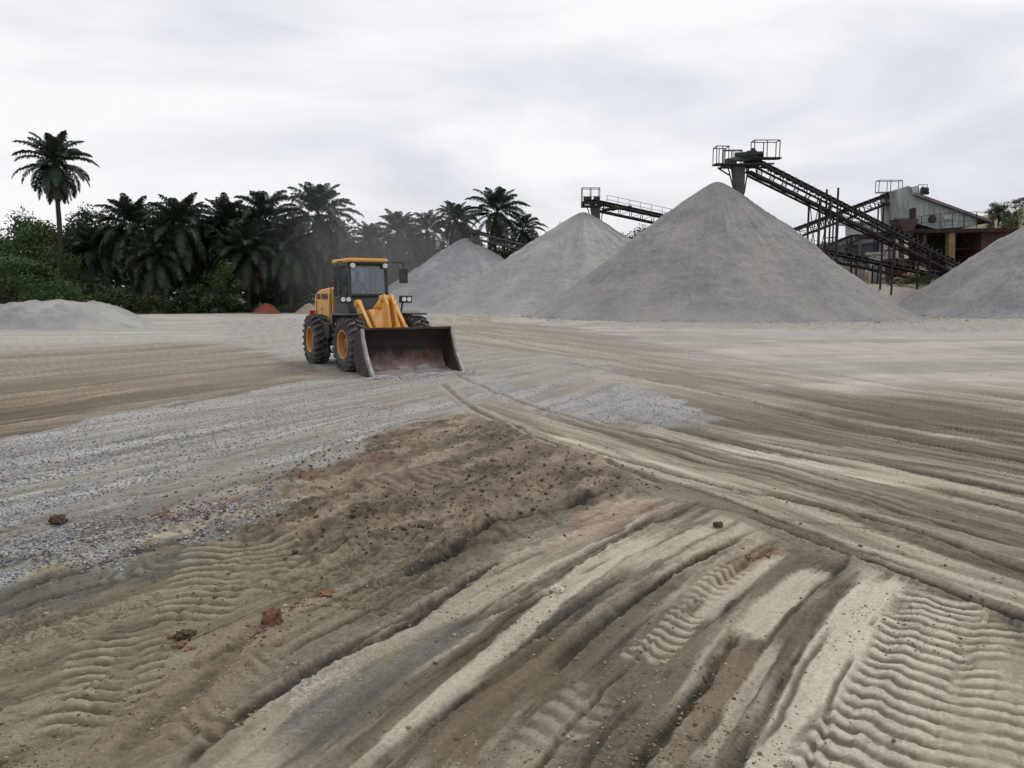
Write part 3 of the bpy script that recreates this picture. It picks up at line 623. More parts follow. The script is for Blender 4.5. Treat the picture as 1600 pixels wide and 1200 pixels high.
def make_pile(name, cx, cy, R0, H, mat, label, cat='gravel pile', seed=1, z0=-.3, flare=.12, ns=420, nr=150, top=.04, lobes=.05, group=None, runn=.36, slide=.5, elong=1.0, plateau=0):
    th = np.linspace(0, 2 * math.pi, ns, endpoint=False); rr = np.linspace(0, 1, nr) ** 1.0
    T, Q = np.meshgrid(th, rr, indexing='ij')
    Rm = R0 * (1 + lobes * 2 * (fbm(np.cos(T) * 1.5 + 5, np.sin(T) * 1.5 + 5, seed, 3) - .5)) * (1 + flare)
    x = np.cos(T) * Rm * Q * elong; y = np.sin(T) * Rm * Q; q = Q * (1 + flare)
    k = top; lin_ = 1 - np.sqrt((q + .0) ** 2 + k * k) + k * 0
    foot = np.log1p(np.exp(lin_ * 16)) / 16
    h = H * (foot / (np.log1p(np.exp((1 - k) * 16)) / 16)) - H * .028 * q
    if plateau: h = H * (1 - np.exp(-h / H * plateau)) / (1 - math.exp(-plateau))
    rn = fbm(np.cos(T) * R0 * .55, np.sin(T) * R0 * .55 + q * .8, seed + 3, 4, .6) - .5
    env = np.clip(q * 3, 0, 1) * np.clip((1.12 - q) * 2, 0, 1)
    h = h + rn * runn * env * 2 + (fbm(x * .3, y * .3, seed + 7, 4) - .5) * .9 * env + (fbm(x * 1.3, y * 1.3 + h * 1.5, seed + 8, 4, .6) - .5) * .34 * env
    z = h + z0 * sst(.97, 1.0, Q) 
    V = np.stack([x.ravel(), y.ravel(), z.ravel()], 1).astype(np.float32)
    i0 = (np.arange(ns)[:, None] * nr + np.arange(nr - 1)[None]).ravel(); i1 = ((np.arange(ns)[:, None] + 1) % ns * nr + np.arange(nr - 1)[None]).ravel()
    F = np.stack([i0, i0 + 1, i1 + 1, i1], 1).astype(np.int32)
    me = bpy.data.meshes.new(name); me.vertices.add(len(V)); me.vertices.foreach_set('co', V.ravel()); me.loops.add(F.size); me.loops.foreach_set('vertex_index', F.ravel())
    me.polygons.add(len(F)); me.polygons.foreach_set('loop_start', np.arange(0, F.size, 4, dtype=np.int32)); me.update(calc_edges=True); me.shade_smooth()
    sl = sst(.5, .68, fbm(np.cos(T) * R0 * .45 + 9, np.sin(T) * R0 * .45 + q * 1.2, seed + 21, 4, .6)) * slide * sst(.0, .15, q) * fbm(x * .3, y * .3, seed + 23, 3)
    at = me.attributes.new('slide', 'FLOAT', 'POINT'); at.data.foreach_set('value', sl.ravel().astype(np.float32))
    me.materials.append(mat); o = bpy.data.objects.new(name, me); COL.objects.link(o); o.location = (cx, cy, ground_z(cx, cy) * 0)
    return tag(o, label, cat, group)
pk = W(1128, 286, 74)
make_pile('gravel_pile', pk.x - .4, 74, 17.0, pk.z + .1, pile_mat('main_pile_gravel', A(129, 128, 128), A(138, 136, 135), A(147, 144, 140), A(152, 145, 137)), 'largest grey gravel pile, a tall cone under the big conveyor', seed=1, lobes=.06)
pk2 = W(916, 333, 94)
make_pile('gravel_pile', pk2.x - .4, 94, 18.6, pk2.z + .1, pile_mat('second_pile_gravel', A(145, 144, 142), A(153, 151, 148), A(162, 160, 156), A(170, 167, 162)), 'pale grey beige gravel pile under the smaller conveyor, left of the largest', seed=2, slide=.9, lobes=.05)
pk3 = W(728, 372, 116)
make_pile('gravel_pile', pk3.x, 116, 16.2, pk3.z, pile_mat('third_pile_gravel', A(132, 134, 138), A(142, 143, 146), A(154, 154, 155), A(164, 162, 158)), 'farthest grey gravel pile, directly behind the yellow loader', seed=3, lobes=.04)
make_pile('gravel_pile', 57.6, 77, 20.5, 14.0, pile_mat('right_pile_gravel', A(124, 124, 126), A(132, 131, 132), A(143, 142, 140), A(150, 147, 143), speck=.36, scale=3), 'coarse grey gravel pile cut off by the right edge of the view', seed=9, lobes=.05)
mk = W(105, 469, 50)
make_pile('gravel_pile', mk.x - .5, 50, 5.1, 1.72, pile_mat('low_pile_gravel', A(136, 136, 136), A(152, 151, 150), A(168, 166, 162), A(174, 170, 164), scale=14), 'low flat topped pale gravel pile at the left edge of the yard', seed=12, ns=260, nr=90, top=.35, runn=.05, flare=.2, elong=1.12, lobes=.12, plateau=2.2)
rk = W(416, 481, 84)
make_pile('clay_heap', rk.x, 84, 1.6, 1.1, pile_mat('red_clay', A(92, 56, 48), A(112, 66, 54), A(128, 78, 64), scale=10), 'small red clay heap in front of the dark trees', 'clay heap', seed=14, ns=80, nr=40, runn=.05)
rk = W(474, 476, 84)
make_pile('clay_heap', rk.x + .6, 84, 1.6, 1.1, pile_mat('tan_clay', A(122, 106, 90), A(140, 122, 104), A(150, 134, 116), scale=10), 'small tan clay heap beside the rear of the loader', 'clay heap', seed=15, ns=80, nr=40, runn=.05)

pp = []; ss = []
for (cx, cy, rr_, n_) in ((pk.x, 74, 18.4, 2200), (57.6, 77, 21.5, 1500), (pk2.x, 94, 19.6, 900)):
    for k in range(n_):
        a = rs.uniform(math.pi, 2 * math.pi); q = rr_ * (1 + rs.normal() * .09); x, y = cx + math.cos(a) * q, cy + math.sin(a) * q; q2 = min(1, max(0, (rr_ - q) * .12))
        pp.append((x, y, gz(x, y) + q2)); ss.append(min(.12, rs.exponential(.018) + .015))
tag(scatter('spilled_stones', pp, ss, island_mat('spilled_stone', A(132, 130, 128), A(156, 153, 149), A(180, 176, 170)), seed=9), 'stones rolled to the foot of the gravel piles', kind='stuff')
# ------------------------------------------------------------------ palms and trees
def palm_crown(seed, nf=34, Lf=4.8, droop=1.0, up=1.0, skirt=8):
    r = random.Random(seed); b = MB(); dead = MB()
    for i in range(nf + skirt):
        isd = i >= nf; az = i * 2.39996 + r.uniform(-.2, .2); fr = (i + .5) / nf
        el = R(84) - fr * R(118) * droop if not isd else R(r.uniform(-50, -75))
        Lc = Lf * (r.uniform(.85, 1.1)) * (.82 + .25 * min(1, fr * 2)) * (1 if not isd else .85)
        n = 13; p = Vector((0, 0, r.uniform(-.3, .3) - (.5 if isd else .25 * fr))); pts = [p.copy()]; e = el; tw = r.uniform(-.2, .2)
        for k in range(n):
            a = az + tw * k / n; p = p + Vector((math.cos(a) * math.cos(e), math.sin(a) * math.cos(e), math.sin(e))) * Lc / n
            pts.append(p.copy()); e -= (R(2.6) + R(12.5) * (k / n) ** 1.4) * (1.1 if e > -1.3 else .0) * up * (.62 + .55 * min(1, fr))
        B = dead if isd else b
        for k in range(n):
            a0, a1 = pts[k], pts[k + 1]; d = (a1 - a0).normalized(); side = d.cross(Vector((0, 0, 1)))
            side = side.normalized() if side.length > .05 else Vector((math.sin(az), -math.cos(az), 0)); upv = side.cross(d)
            w = .06 * (1 - k / n) + .015; B.quad(a0 - side * w, a0 + side * w, a1 + side * w * .8, a1 - side * w * .8)
            if k < 2: continue
            for j in range(5):
                t = (j + .5 * r.random()) / 5; o = a0.lerp(a1, t); f = (k + t) / n
                ll = Lf * .235 * math.sin(math.pi * min(1, (f * .93 + .1))) ** .6 * r.uniform(.8, 1.1)
                for s in (-1, 1):
                    dd = (side * s * .82 + d * r.uniform(.5, .95) + upv * r.uniform(-.1, .35)).normalized()
                    mid = o + dd * ll * .55; tip = mid + (dd * .6 + Vector((0, 0, -r.uniform(.5, 1.0)))).normalized() * ll * .45
                    wv = d * .055
                    B.quad(o - wv, o + wv, mid + wv * 1.2, tip, mid - wv * 1.2)
    return b, dead
def make_palm(seed, trunk_h, **k):
    root = empty('oil_palm')
    b, dd = palm_crown(seed, **k)
    c = b.build('crown', M_palm, root, loc=(0, 0, trunk_h))
    if dd.v: dd.build('dead_fronds', M_palmdead, c)
    t = MB(); r = random.Random(seed); px = 0
    for i in range(10):
        z0 = trunk_h * i / 10; z1 = trunk_h * (i + 1) / 10; nx = px + r.uniform(-.05, .05) if i < 9 else 0
        t.tube((px, 0, z0 - (.8 if i == 0 else 0)), (nx, 0, z1), .34 - .012 * i, .33 - .012 * i, 10, False); px = nx
    for i in range(60):                  # stubs of cut leaf bases below the crown
        a = i * 2.4; z = trunk_h - .1 - i * .03; t.bar((math.cos(a) * .2, math.sin(a) * .2, z), (math.cos(a) * .48, math.sin(a) * .48, z + .3), .12, .08)
    t.build('trunk', M_bark, root)
    return root
protos = {
 'd': make_palm(54, 10, nf=30, Lf=6.2, droop=.8, up=1.15, skirt=5),
 'tall': make_palm(11, 10, nf=44, Lf=4.6, droop=1.2, up=.85, skirt=12),
 'a': make_palm(21, 10, nf=46, Lf=5.7, droop=1.1, skirt=12),
 'b': make_palm(32, 10, nf=38, Lf=5.9, droop=.95, up=.9, skirt=8),
 'c': make_palm(43, 10, nf=48, Lf=5.5, droop=1.2, skirt=20)}
used = {}
def place_palm(kind, px, py, Y, scale, label, rz=0.0, group='oil palms along the edge of the forest'):
    p = W(px, py, Y)
    o = protos[kind] if kind not in used else copy_tree(protos[kind]); used[kind] = 1
    gzv = ground_z(p.x, Y); h = p.z - gzv
    o.location = (p.x, Y, gzv); o.rotation_euler = (.05 * math.sin(rz * 3), .06 * math.sin(rz * 5), rz); o.scale = (scale,) * 3
    for ch in o.children:
        if ch.name.startswith('crown'): ch.location.z = h / scale
        if ch.name.startswith('trunk'):  ch.scale.z = h / scale / 10
    tag(o, label, 'palm tree', group)
place_palm('tall', 86, 252, 90, .95, 'tallest oil palm, standing alone above the trees at far left', 0.0, None)
P = [('c', 208, 352, 92, 1.05, 'oil palm with drooping crown, first of the row right of the tallest palm'),
 ('c', 284, 352, 90, 1.10, 'oil palm with long dead fronds hanging to the ground above the low pale pile'),
 ('a', 350, 352, 93, 1.0, 'oil palm between two taller ones behind the small red clay heap'),
 ('d', 418, 345, 95, 1.05, 'oil palm with upright fronds left of the loader, second from the gap'),
 ('b', 496, 336, 93, 1.05, 'oil palm at the right end of the dense left row, above the loader bonnet'),
 ('a', 572, 376, 122, .72, 'short far oil palm above the loader cab, in the gap'),
 ('a', 626, 362, 118, .82, 'oil palm right of the gap, wide crown behind the farthest gravel pile'),
 ('d', 672, 360, 120, .74, 'second oil palm right of the gap, over the left slope of the farthest pile'),
 ('c', 716, 345, 122, .80, 'oil palm with ragged crown just above the peak of the farthest pile'),
 ('b', 768, 332, 120, .92, 'tallest oil palm of the middle group, right of the farthest pile peak'),
 ('d', 808, 360, 128, .70, 'rightmost oil palm of the middle group, beside a round tree'),
 ('c', 152, 392, 95, 1.0, 'low oil palm between the tallest palm and its neighbours'),
 ('a', 246, 402, 88, .9, 'low oil palm in shade in front of the row of tall palms'),
 ('d', 322, 398, 96, .95, 'low oil palm behind the ones with hanging dead fronds'),
 ('a', 384, 392, 90, .95, 'low oil palm above the small red clay heap'),
 ('c', 452, 386, 92, 1.0, 'low oil palm just left of the loader'),
 ('a', 512, 396, 98, .85, 'low oil palm straight behind the loader cab'),
 ('b', 648, 400, 126, .85, 'low hazy oil palm right of the loader cab')]
for i, (k, px, py, Y, s, lb) in enumerate(P): place_palm(k, px, py, Y, s * (.86 if Y < 100 else 1), lb, i * 1.3)

def leaf_cloud(b, c, rad, n, r, size=.42, flat=.75):
    for _ in range(n):
        d = Vector((r.gauss(0, 1), r.gauss(0, 1), r.gauss(0, 1))).normalized(); q = rad * (r.random() ** .4)
        p = c + Vector((d.x * q, d.y * q, d.z * q * flat)); s = size * r.uniform(.5, 1.3)
        u = Vector((r.gauss(0, 1), r.gauss(0, 1), r.gauss(0, .5))).normalized(); w = u.cross(d + Vector((.01, .3, .2))).normalized()
        b.quad(p - u * s * .5, p - w * s * .28, p + u * s * .5, p + w * s * .3)
def make_tree(seed, h, rad, mat, n=4200, clumps=18, trunk_r=.22, size=.33, base=.3, name='broadleaf_tree'):
    root = empty(name); r = random.Random(seed); b = MB(); t = MB(); th = h * .45
    t.tube((0, 0, -.6), (.1, 0, th), trunk_r, trunk_r * .7, 9, False)
    for k in range(clumps):
        a = r.uniform(0, 6.28); z = h * r.uniform(base, .9); q = rad * math.sqrt(r.random()) * (.85 if z < h * .75 else .55)
        c = Vector((math.cos(a) * q, math.sin(a) * q, z)); rc = rad * r.uniform(.24, .46)
        leaf_cloud(b, c, rc, n // clumps, r, size)
        if k < 9: t.tube((.05, 0, th * r.uniform(.55, 1)), c, trunk_r * .4, .03, 5, False)
    b.build('crown', mat, root); t.build('trunk', M_bark, root)
    return root
TP = {'d1': make_tree(1, 9, 4.2, M_leaf), 'd2': make_tree(2, 9, 3.8, M_leaf, clumps=22), 'f1': make_tree(3, 8, 4.2, M_leaf2, base=.15), 'f2': make_tree(4, 7, 4, M_leaf2, clumps=20, base=.12),
      'o1': make_tree(5, 6, 3.2, M_leaf3, base=.2), 's1': make_tree(6, 3.2, 3.0, M_leaf2, 3000, 14, .08, .24, .12, 'shrub'), 's2': make_tree(7, 3.0, 2.6, M_leaf, 3000, 14, .08, .24, .12, 'shrub')}
usedt = {}; BASE_H = {'d1': 9, 'd2': 9, 'f1': 8, 'f2': 7, 'o1': 6, 's1': 3.2, 's2': 3.0}
def place_tree(k, px, py_top, Y, wpx, label, group='broadleaf trees of the forest edge', cat='tree', rz=0., lift=0):
    p = W(px, py_top, Y); o = TP[k] if k not in usedt else copy_tree(TP[k]); usedt[k] = 1
    g = ground_z(p.x, Y); h = p.z - g; sz = h / (BASE_H[k] * .98); rad = {'d1': 4.2, 'd2': 3.8, 'f1': 4.2, 'f2': 4, 'o1': 3.2, 's1': 3, 's2': 2.6}[k]
    sx = (wpx / 2 * Y / 1250) / rad; o.location = (p.x, Y, g); o.scale = (sx, sx, max(sz, .2)); o.rotation_euler.z = rz
    tag(o, label, cat, group)
T = [('d1', 32, 334, 100, 110, 'dark tree with the leftmost crown, at the left edge'), ('f1', 60, 345, 92, 120, 'fresh green tree between the left edge and the tall palm trunk'),
 ('d2', 132, 320, 100, 90, 'dark tree whose top pokes up right behind the tallest palm trunk'), ('f2', 8, 360, 88, 120, 'bright green leafy tree cut by the left edge'),
 ('f1', 20, 400, 82, 130, 'bright green tree low at the left edge over the low pile'), ('d1', 178, 345, 103, 90, 'dark tree between the tall palm and the palm row'),
 ('f2', 108, 385, 86, 100, 'green tree just right of the tallest palm trunk'), ('d1', 250, 350, 106, 110, 'dark tree behind the palm with hanging dead fronds'),
 ('d2', 315, 345, 106, 100, 'dark tree behind the third palm of the row'), ('d1', 385, 345, 108, 110, 'dark tree between two palms left of the loader'),
 ('d2', 455, 335, 106, 100, 'dark tree in the gap between the last two tall palms left of the loader'), ('d1', 525, 352, 108, 80, 'dark tree on the right shoulder of the left forest'),
 ('d2', 548, 385, 118, 70, 'hazy tree just above the loader cab roof'), ('d1', 600, 385, 130, 90, 'hazy tree right of the loader cab'),
 ('d2', 690, 372, 134, 90, 'hazy tree behind the left slope of the farthest pile'), ('d1', 745, 365, 134, 80, 'hazy tree behind the peak of the farthest pile'),
 ('d2', 821, 353, 132, 50, 'round dark tree right of the middle palms, over a dark conveyor'), ('d2', 790, 385, 126, 80, 'green tree behind the small far conveyor'),
 ('f2', 430, 395, 96, 90, 'green tree in the shade behind the small red clay heap'), ('f2', 340, 410, 86, 80, 'green tree low under the palms above the clay heap')]
for i, (k, px, py, Y, w, lb) in enumerate(T): place_tree(k, px, py, Y, w, lb, rz=i * 1.1)
T = [('s1', 20, 425, 78, 100, 'bright shrub at the left edge behind the low pale pile'), ('s1', 75, 432, 77, 90, 'bright yellow green shrub left of the tallest palm foot'),
 ('s1', 128, 440, 79, 80, 'green shrub right of the tallest palm foot'), ('s2', 180, 448, 80, 80, 'dark shrub above the right shoulder of the low pale pile'),
 ('s1', 232, 458, 83, 70, 'shrub at the forest edge just right of the low pale pile'), ('s2', 290, 462, 85, 70, 'dark shrub under the palm with hanging dead fronds'),
 ('s1', 332, 452, 88, 60, 'shrub at the forest edge left of the red clay heap'), ('s2', 385, 458, 97, 60, 'dark shrub behind the red clay heap'),
 ('s2', 440, 458, 95, 70, 'dark shrub between the red and the tan clay heap')]
for i, (k, px, py, Y, w, lb) in enumerate(T): place_tree(k, px, py, Y, w, lb, 'shrubs along the forest edge', 'shrub', i * 1.7)
# slope behind the piles in the middle and bank at right
T = [('o1', 982, 366, 150, 60, 'small olive tree on the far slope, lowest in the gap between two piles'), ('d2', 1008, 352, 155, 76, 'dark tree on the far slope, middle one in the gap between two piles'),
 ('o1', 1040, 341, 158, 84, 'olive tree on the far slope, nearest to the largest pile'), ('d2', 873, 346, 160, 14, 'tiny dark treetop showing over the left slope of the pale pile')]
for i, (k, px, py, Y, w, lb) in enumerate(T): place_tree(k, px, py, Y, w, lb, 'trees on the far slope', rz=i)
T = [('o1', 1562, 317, 131, 44, 'tree with thin crown on the orange earth bank, left one'), ('d1', 1598, 308, 136, 46, 'dark tree on the orange earth bank at the right edge'),
 ('o1', 1640, 300, 138, 70, 'tree on the orange earth bank beyond the right edge')]
for i, (k, px, py, Y, w, lb) in enumerate(T): place_tree(k, px, py, Y, w, lb, 'trees on the earth bank', rz=i)
for i, (px, py, Y, w, lb) in enumerate(((1548, 322, 126, 22, 'low bush at the left foot of the orange earth bank'), (1582, 320, 127, 30, 'green bush on the crest of the earth bank between its two trees'), (1612, 330, 122, 40, 'bush on the earth bank face at the right edge'))):
    place_tree('s1', px, py, Y, w, lb, 'bushes on the earth bank', 'bush', i * 1.3)
# far forest that reads as one mass
b = MB(); r = random.Random(99)
for i in range(330):
    px = r.uniform(-500, 860); Y = r.uniform(108, 126) if px < 540 else r.uniform(136, 150)
    top = np.interp(px, [-500, 0, 100, 200, 300, 500, 540, 560, 600, 800, 860], [330, 350, 345, 332, 328, 330, 352, 378, 374, 356, 380])
    c = W(px, top + r.uniform(2, 130), Y); rc = r.uniform(1.3, 2.6)
    if c.z < 1: c.z = 1
    leaf_cloud(b, c, rc, 150, r, .62)
for i in range(330):
    px = r.uniform(-500, 850) if i < 170 else r.uniform(540, 850); Y = r.uniform(104, 112) if px < 545 else r.uniform(134, 142)
    c = W(px, 440, Y); c.z = r.uniform(.8, 7.5 if px < 545 else 8.5); leaf_cloud(b, c, r.uniform(1.8, 2.8), 170, r, .85)
tag(b.build('forest_backdrop', M_leaf), 'dark mass of trees filling in behind the palms', None, None, 'stuff')
b = MB()
for i in range(260):
    px = r.uniform(-300, 480); Y = r.uniform(84 if px < 340 else 92, 102); c = W(px, 470, Y); c.z = r.uniform(.2, 2.2) + (Y - 84) * .12; leaf_cloud(b, c, r.uniform(.8, 1.5), 90, r, .36)
for i in range(260):
    px = r.uniform(-300, 560); Y = r.uniform(83, 87) if px < 350 else r.uniform(88, 92); c = W(px, 470, Y); c.z = r.uniform(.1, .8); leaf_cloud(b, c, r.uniform(.4, .8), 60, r, .26)
tag(b.build('undergrowth', M_leaf), 'tangled undergrowth under the palms', None, None, 'stuff')

# ------------------------------------------------------------------ conveyors
def conveyor(name, head, tail, label, depth=.9, width=1.1, nbay=18, legs=(), parts=('platform', 'chute'), mat=None, rail=False, chute_len=2.5, thick=1.0, idlers=True, plat=None, group='belt conveyors of the crushing plant'):
    mat = mat or M_steel; head = Vector(head); tail = Vector(tail); root = empty(name, head)
    d = tail - head; Ln = d.length; x = d.normalized(); y = Vector((0, 0, 1)).cross(x).normalized(); z = x.cross(y)
    if z.z < 0: z = -z; 
    def Pt(a, b, c): return x * a + y * b + z * c       # local: along, across, up
    w = width / 2
    tr = MB(); bay = Ln / nbay; T = thick
    for s in (-w, w):
        tr.bar(Pt(0, s, 0), Pt(Ln, s, 0), .10 * T, .20 * T); tr.bar(Pt(.6, s, -depth), Pt(Ln, s, -depth), .10 * T, .20 * T)
        tr.bar(Pt(0, s, 0), Pt(.6, s, -depth), .09 * T)
        for k in range(nbay):
            a = .6 + (Ln - .6) * k / nbay; a2 = .6 + (Ln - .6) * (k + 1) / nbay
            tr.bar(Pt(a, s, -depth), Pt(a, s, 0), .08 * T); tr.bar(Pt(a, s, -depth), Pt(a2, s, 0), .055 * T)
    for k in range(nbay + 1):
        a = Ln * k / nbay; tr.bar(Pt(a, -w, -depth), Pt(a, w, -depth), .08 * T)
    tr.build('truss', mat, root)
    bl = MB(); b2 = MB(); n = 60                   # troughed carrying belt and sagging return belt
    for k in range(n):
        a = Ln * k / n; a2 = Ln * (k + 1) / n
        for (b0, c0, b1, c1) in ((-w * .95, .34, -w * .4, .18), (-w * .4, .18, w * .4, .18), (w * .4, .18, w * .95, .34)):
            bl.quad(Pt(a, b0, c0), Pt(a2, b0, c0), Pt(a2, b1, c1), Pt(a, b1, c1)); bl.quad(Pt(a, b0, c0 - .03), Pt(a2, b0, c0 - .03), Pt(a2, b1, c1 - .03), Pt(a, b1, c1 - .03))
        sg = lambda q: -depth + .16 - .06 * abs(math.sin(q / Ln * math.pi * nbay / 2))
        b2.quad(Pt(a, -w * .8, sg(a)), Pt(a2, -w * .8, sg(a2)), Pt(a2, w * .8, sg(a2)), Pt(a, w * .8, sg(a)))
        b2.quad(Pt(a, -w * .8, sg(a) - .03), Pt(a2, -w * .8, sg(a2) - .03), Pt(a2, w * .8, sg(a2) - .03), Pt(a, w * .8, sg(a) - .03))
    bl.build('belt', M_rubberbelt, root); b2.build('return_belt', M_rubberbelt, root)
    if idlers:
        ni = min(nbay * 2, 44)
        for k in range(ni):
            it = MB(); a = Ln * (k + .5) / ni
            it.bar(Pt(a, -w, .1), Pt(a, -w, .36), .07); it.bar(Pt(a, w, .1), Pt(a, w, .36), .07)
            it.tube(Pt(a, -w, .36), Pt(a, -w * .4, .12), .06, n=6); it.tube(Pt(a, -w * .4, .12), Pt(a, w * .4, .12), .06, n=6); it.tube(Pt(a, w * .4, .12), Pt(a, w, .36), .06, n=6)
            it.build('idler_roller', M_steel2, root)
    pu = MB(); pu.tube(Pt(0, -w * .95, -.05), Pt(0, w * .95, -.05), .34, n=18); pu.build('head_pulley', M_steel, root)
    if rail:
        ra = MB(); nr = nbay
        for k in range(nr + 1):
            a = 1.5 + (Ln - 1.5) * k / nr; ra.bar(Pt(a, -w - .5, .0), Pt(a, -w - .5, 0) + Vector((0, 0, 1.0)), .045)
        for hh in (1.0, .5): ra.bar(Pt(1.5, -w - .5, 0) + Vector((0, 0, hh)), Pt(Ln, -w - .5, 0) + Vector((0, 0, hh)), .045)
        ra.bar(Pt(1.5, -w - .35, -.03), Pt(Ln, -w - .35, -.03), .5, .05); ra.build('walkway', M_steel2, root)
    if 'chute' in parts:
        c = MB(); cl = chute_len; t0, t1 = .52, .36; cx = Vector((-.35 if plat is None else plat[2], 0, 0))
        for (a, b2, e, f) in ((-1, -1, 1, -1), (1, -1, 1, 1), (1, 1, -1, 1), (-1, 1, -1, -1)):
            c.quad(cx + Vector((a * t0, b2 * t0, -.5)), cx + Vector((e * t0, f * t0, -.5)), cx + Vector((e * t1 + .2, f * t1, -.5 - cl)), cx + Vector((a * t1 + .2, b2 * t1, -.5 - cl)))
        o = c.build('chute', M_chute, root); md = o.modifiers.new('solid', 'SOLIDIFY'); md.thickness = .03
        for sx in (-1, 1):
            s = MB(); s.bar(cx + Vector((sx * .95, 0, -.5)), cx + Vector((sx * .45 + .2, 0, -.3 - cl)), .1); s.bar(cx + Vector((sx * .95, -.3, -.5)), cx + Vector((sx * .95, .3, -.5)), .1)
            s.build('chute_bracket', M_steel, root)
    for (f, zb, lift, xb) in legs:      # each a pair of posts with cross bracing
        lg = MB(); base = head + x * (Ln * f); g = ground_z(base.x, base.y) - .4 if zb is None else zb
        for s in (-1, 1):
            top = x * (Ln * f) + y * s * (w + .1) + Vector((0, 0, lift)); bot = Vector((top.x, top.y, g - head.z)); lg.bar(bot, top, .16)
            if xb:
                top2 = x * (Ln * f + xb) + y * s * (w + .1); bot2 = Vector((top2.x, top2.y, g - head.z)); lg.bar(bot2, top2, .14)
                lg.bar(bot.lerp(top, .45), Vector((top2.x, top2.y, top2.z * 1)), .06); lg.bar(bot2.lerp(top2, .45), Vector((top.x, top.y, top2.z)), .06)
        t1 = x * (Ln * f) + y * (w + .1); t2 = x * (Ln * f) - y * (w + .1); H = (t1.z + head.z) - g
        for q in (.25, .7): lg.bar(Vector((t1.x, t1.y, g - head.z + H * q)), Vector((t2.x, t2.y, g - head.z + H * q)), .1)
        lg.build('support_leg', M_steel, root)
    tag(root, label, 'conveyor', group)
    return root, Pt, Ln
def rail_box(b, c, sx, sy, h, t=.07, mids=True, back=True):
    x0, x1, y0, y1 = c[0] - sx / 2, c[0] + sx / 2, c[1] - sy / 2, c[1] + sy / 2; z = c[2]
    P = [(x0, y0), (x1, y0), (x1, y1), (x0, y1)]
    for (x, y) in P: b.bar((x, y, z), (x, y, z + h), t)
    for i in range(4): a = P[i]; q = P[(i + 1) % 4]; b.bar((*a, z + h), (*q, z + h), t); b.bar((*a, z), (*q, z), t * 1.3); 
    for (x, y) in (((x0 + x1) / 2, y0), ((x0 + x1) / 2, y1)): b.bar((x, y, z), (x, y, z + h), t)

h1 = W(1172, 252, 76); t1 = W(1500, 418, 93)
c1, P1, L1 = conveyor('belt_conveyor', h1, t1, 'largest dark belt conveyor, rising left to a platform over the largest gravel pile', depth=1.1, width=1.15, nbay=20,
                      legs=((.265, None, -.6, 1.6), (.34, None, 1.4, 0), (.61, None, -.3, 0), (.80, None, -.3, 0)), chute_len=2.6, plat=(0, 0, -1.1), thick=.95)
pb = MB(); pb.box((-.9, 0, -.45), (3.4, 2.2, .10)); pb.bar((-2.7, -1.1, -.45), (1.9, -1.1, -.38), .14); pb.bar((-2.7, 1.1, -.45), (1.9, 1.1, -.38), .14); pb.bar((-2.6, -1.1, -.5), (-1.6, -1.1, -1.1), .12); pb.bar((-2.6, 1.1, -.5), (-1.6, 1.1, -1.1), .12)
pb.box((-2.6, -.6, -.42), (1.9, 1.2, .07)); pb.box((1.2, -1.0, .08), (2.6, .9, .08)); pb.build('head_platform', M_steel, c1)
rb = MB(); rail_box(rb, (-2.95, -.9, -.45), 1.1, 1.3, 1.55); rb.build('guard_rail', M_steel, c1); rb = MB(); rail_box(rb, (-1.4, 1.0, -.35), 1.7, .5, 1.5); rb.build('guard_rail', M_steel, c1)
rb = MB(); rail_box(rb, (1.1, -.9, .10), 2.3, 1.1, 1.55); rb.build('guard_rail', M_steel, c1)
mb = MB(); mb.tube((-1.6, -.75, .35), (-.5, -.75, .42), .34, n=16); mb.tube((-.5, -.75, .42), (.3, -.75, .5), .42, n=8); mb.tube((.3, -.75, .5), (.9, -.75, .52), .27, n=12); mb.box((-1, -.75, .02), (1.4, .6, .25)); mb.box((.2, -.75, .1), (.9, .6, .3)); mb.box((.05, -.75, .95), (.3, .25, .2)); mb.build('drive_motor', M_motor, c1)
mb = MB(); mb.box((-1.9, -.5, -.1), (.9, .6, .5)); mb.tube((-2.0, -.9, .0), (-1.2, -.9, .1), .2, n=10); mb.build('gearbox', M_steel2, c1)

h2 = W(926, 316, 94.5); t2 = W(1500, 440, 99)
c2, P2, L2 = conveyor('belt_conveyor', h2, t2, 'thin long belt conveyor with a caged head over the pale gravel pile', depth=.85, width=1.0, nbay=34, rail=True,
                      legs=((.30, None, -.2, 0), (.45, None, -.2, 0), (.70, None, -.2, 0), (.76, None, -.2, 0), (.88, None, -.2, 0)), chute_len=2.3, plat=(0, 0, .3), thick=1.0)
pb = MB(); pb.box((-.1, 0, -.5), (2.3, 1.8, .1)); pb.bar((-1.3, -.9, -.5), (1.1, -.9, -.5), .16); pb.bar((1.0, -.9, -.9), (4.4, -.9, -.55), .18); pb.bar((1.0, .9, -.9), (4.4, .9, -.55), .18); pb.build('head_platform', M_steel, c2)
rb = MB(); rail_box(rb, (-.3, -.5, -.5), 2.0, 1.2, 2.0); rb.bar((-1.4, -1.1, .5), (.8, -1.1, .5), .05); rb.build('guard_rail', M_steel, c2)
mb = MB(); mb.tube((-1.1, -.6, .25), (-.2, -.6, .25), .36, n=14); mb.tube((.05, -.6, .25), (.75, -.6, .25), .38, n=12); mb.box((-.4, -.6, -.15), (1.9, .6, .3)); mb.box((-1.15, -.3, -.3), (.35, .6, .7)); mb.build('drive_motor', M_motor, c2)

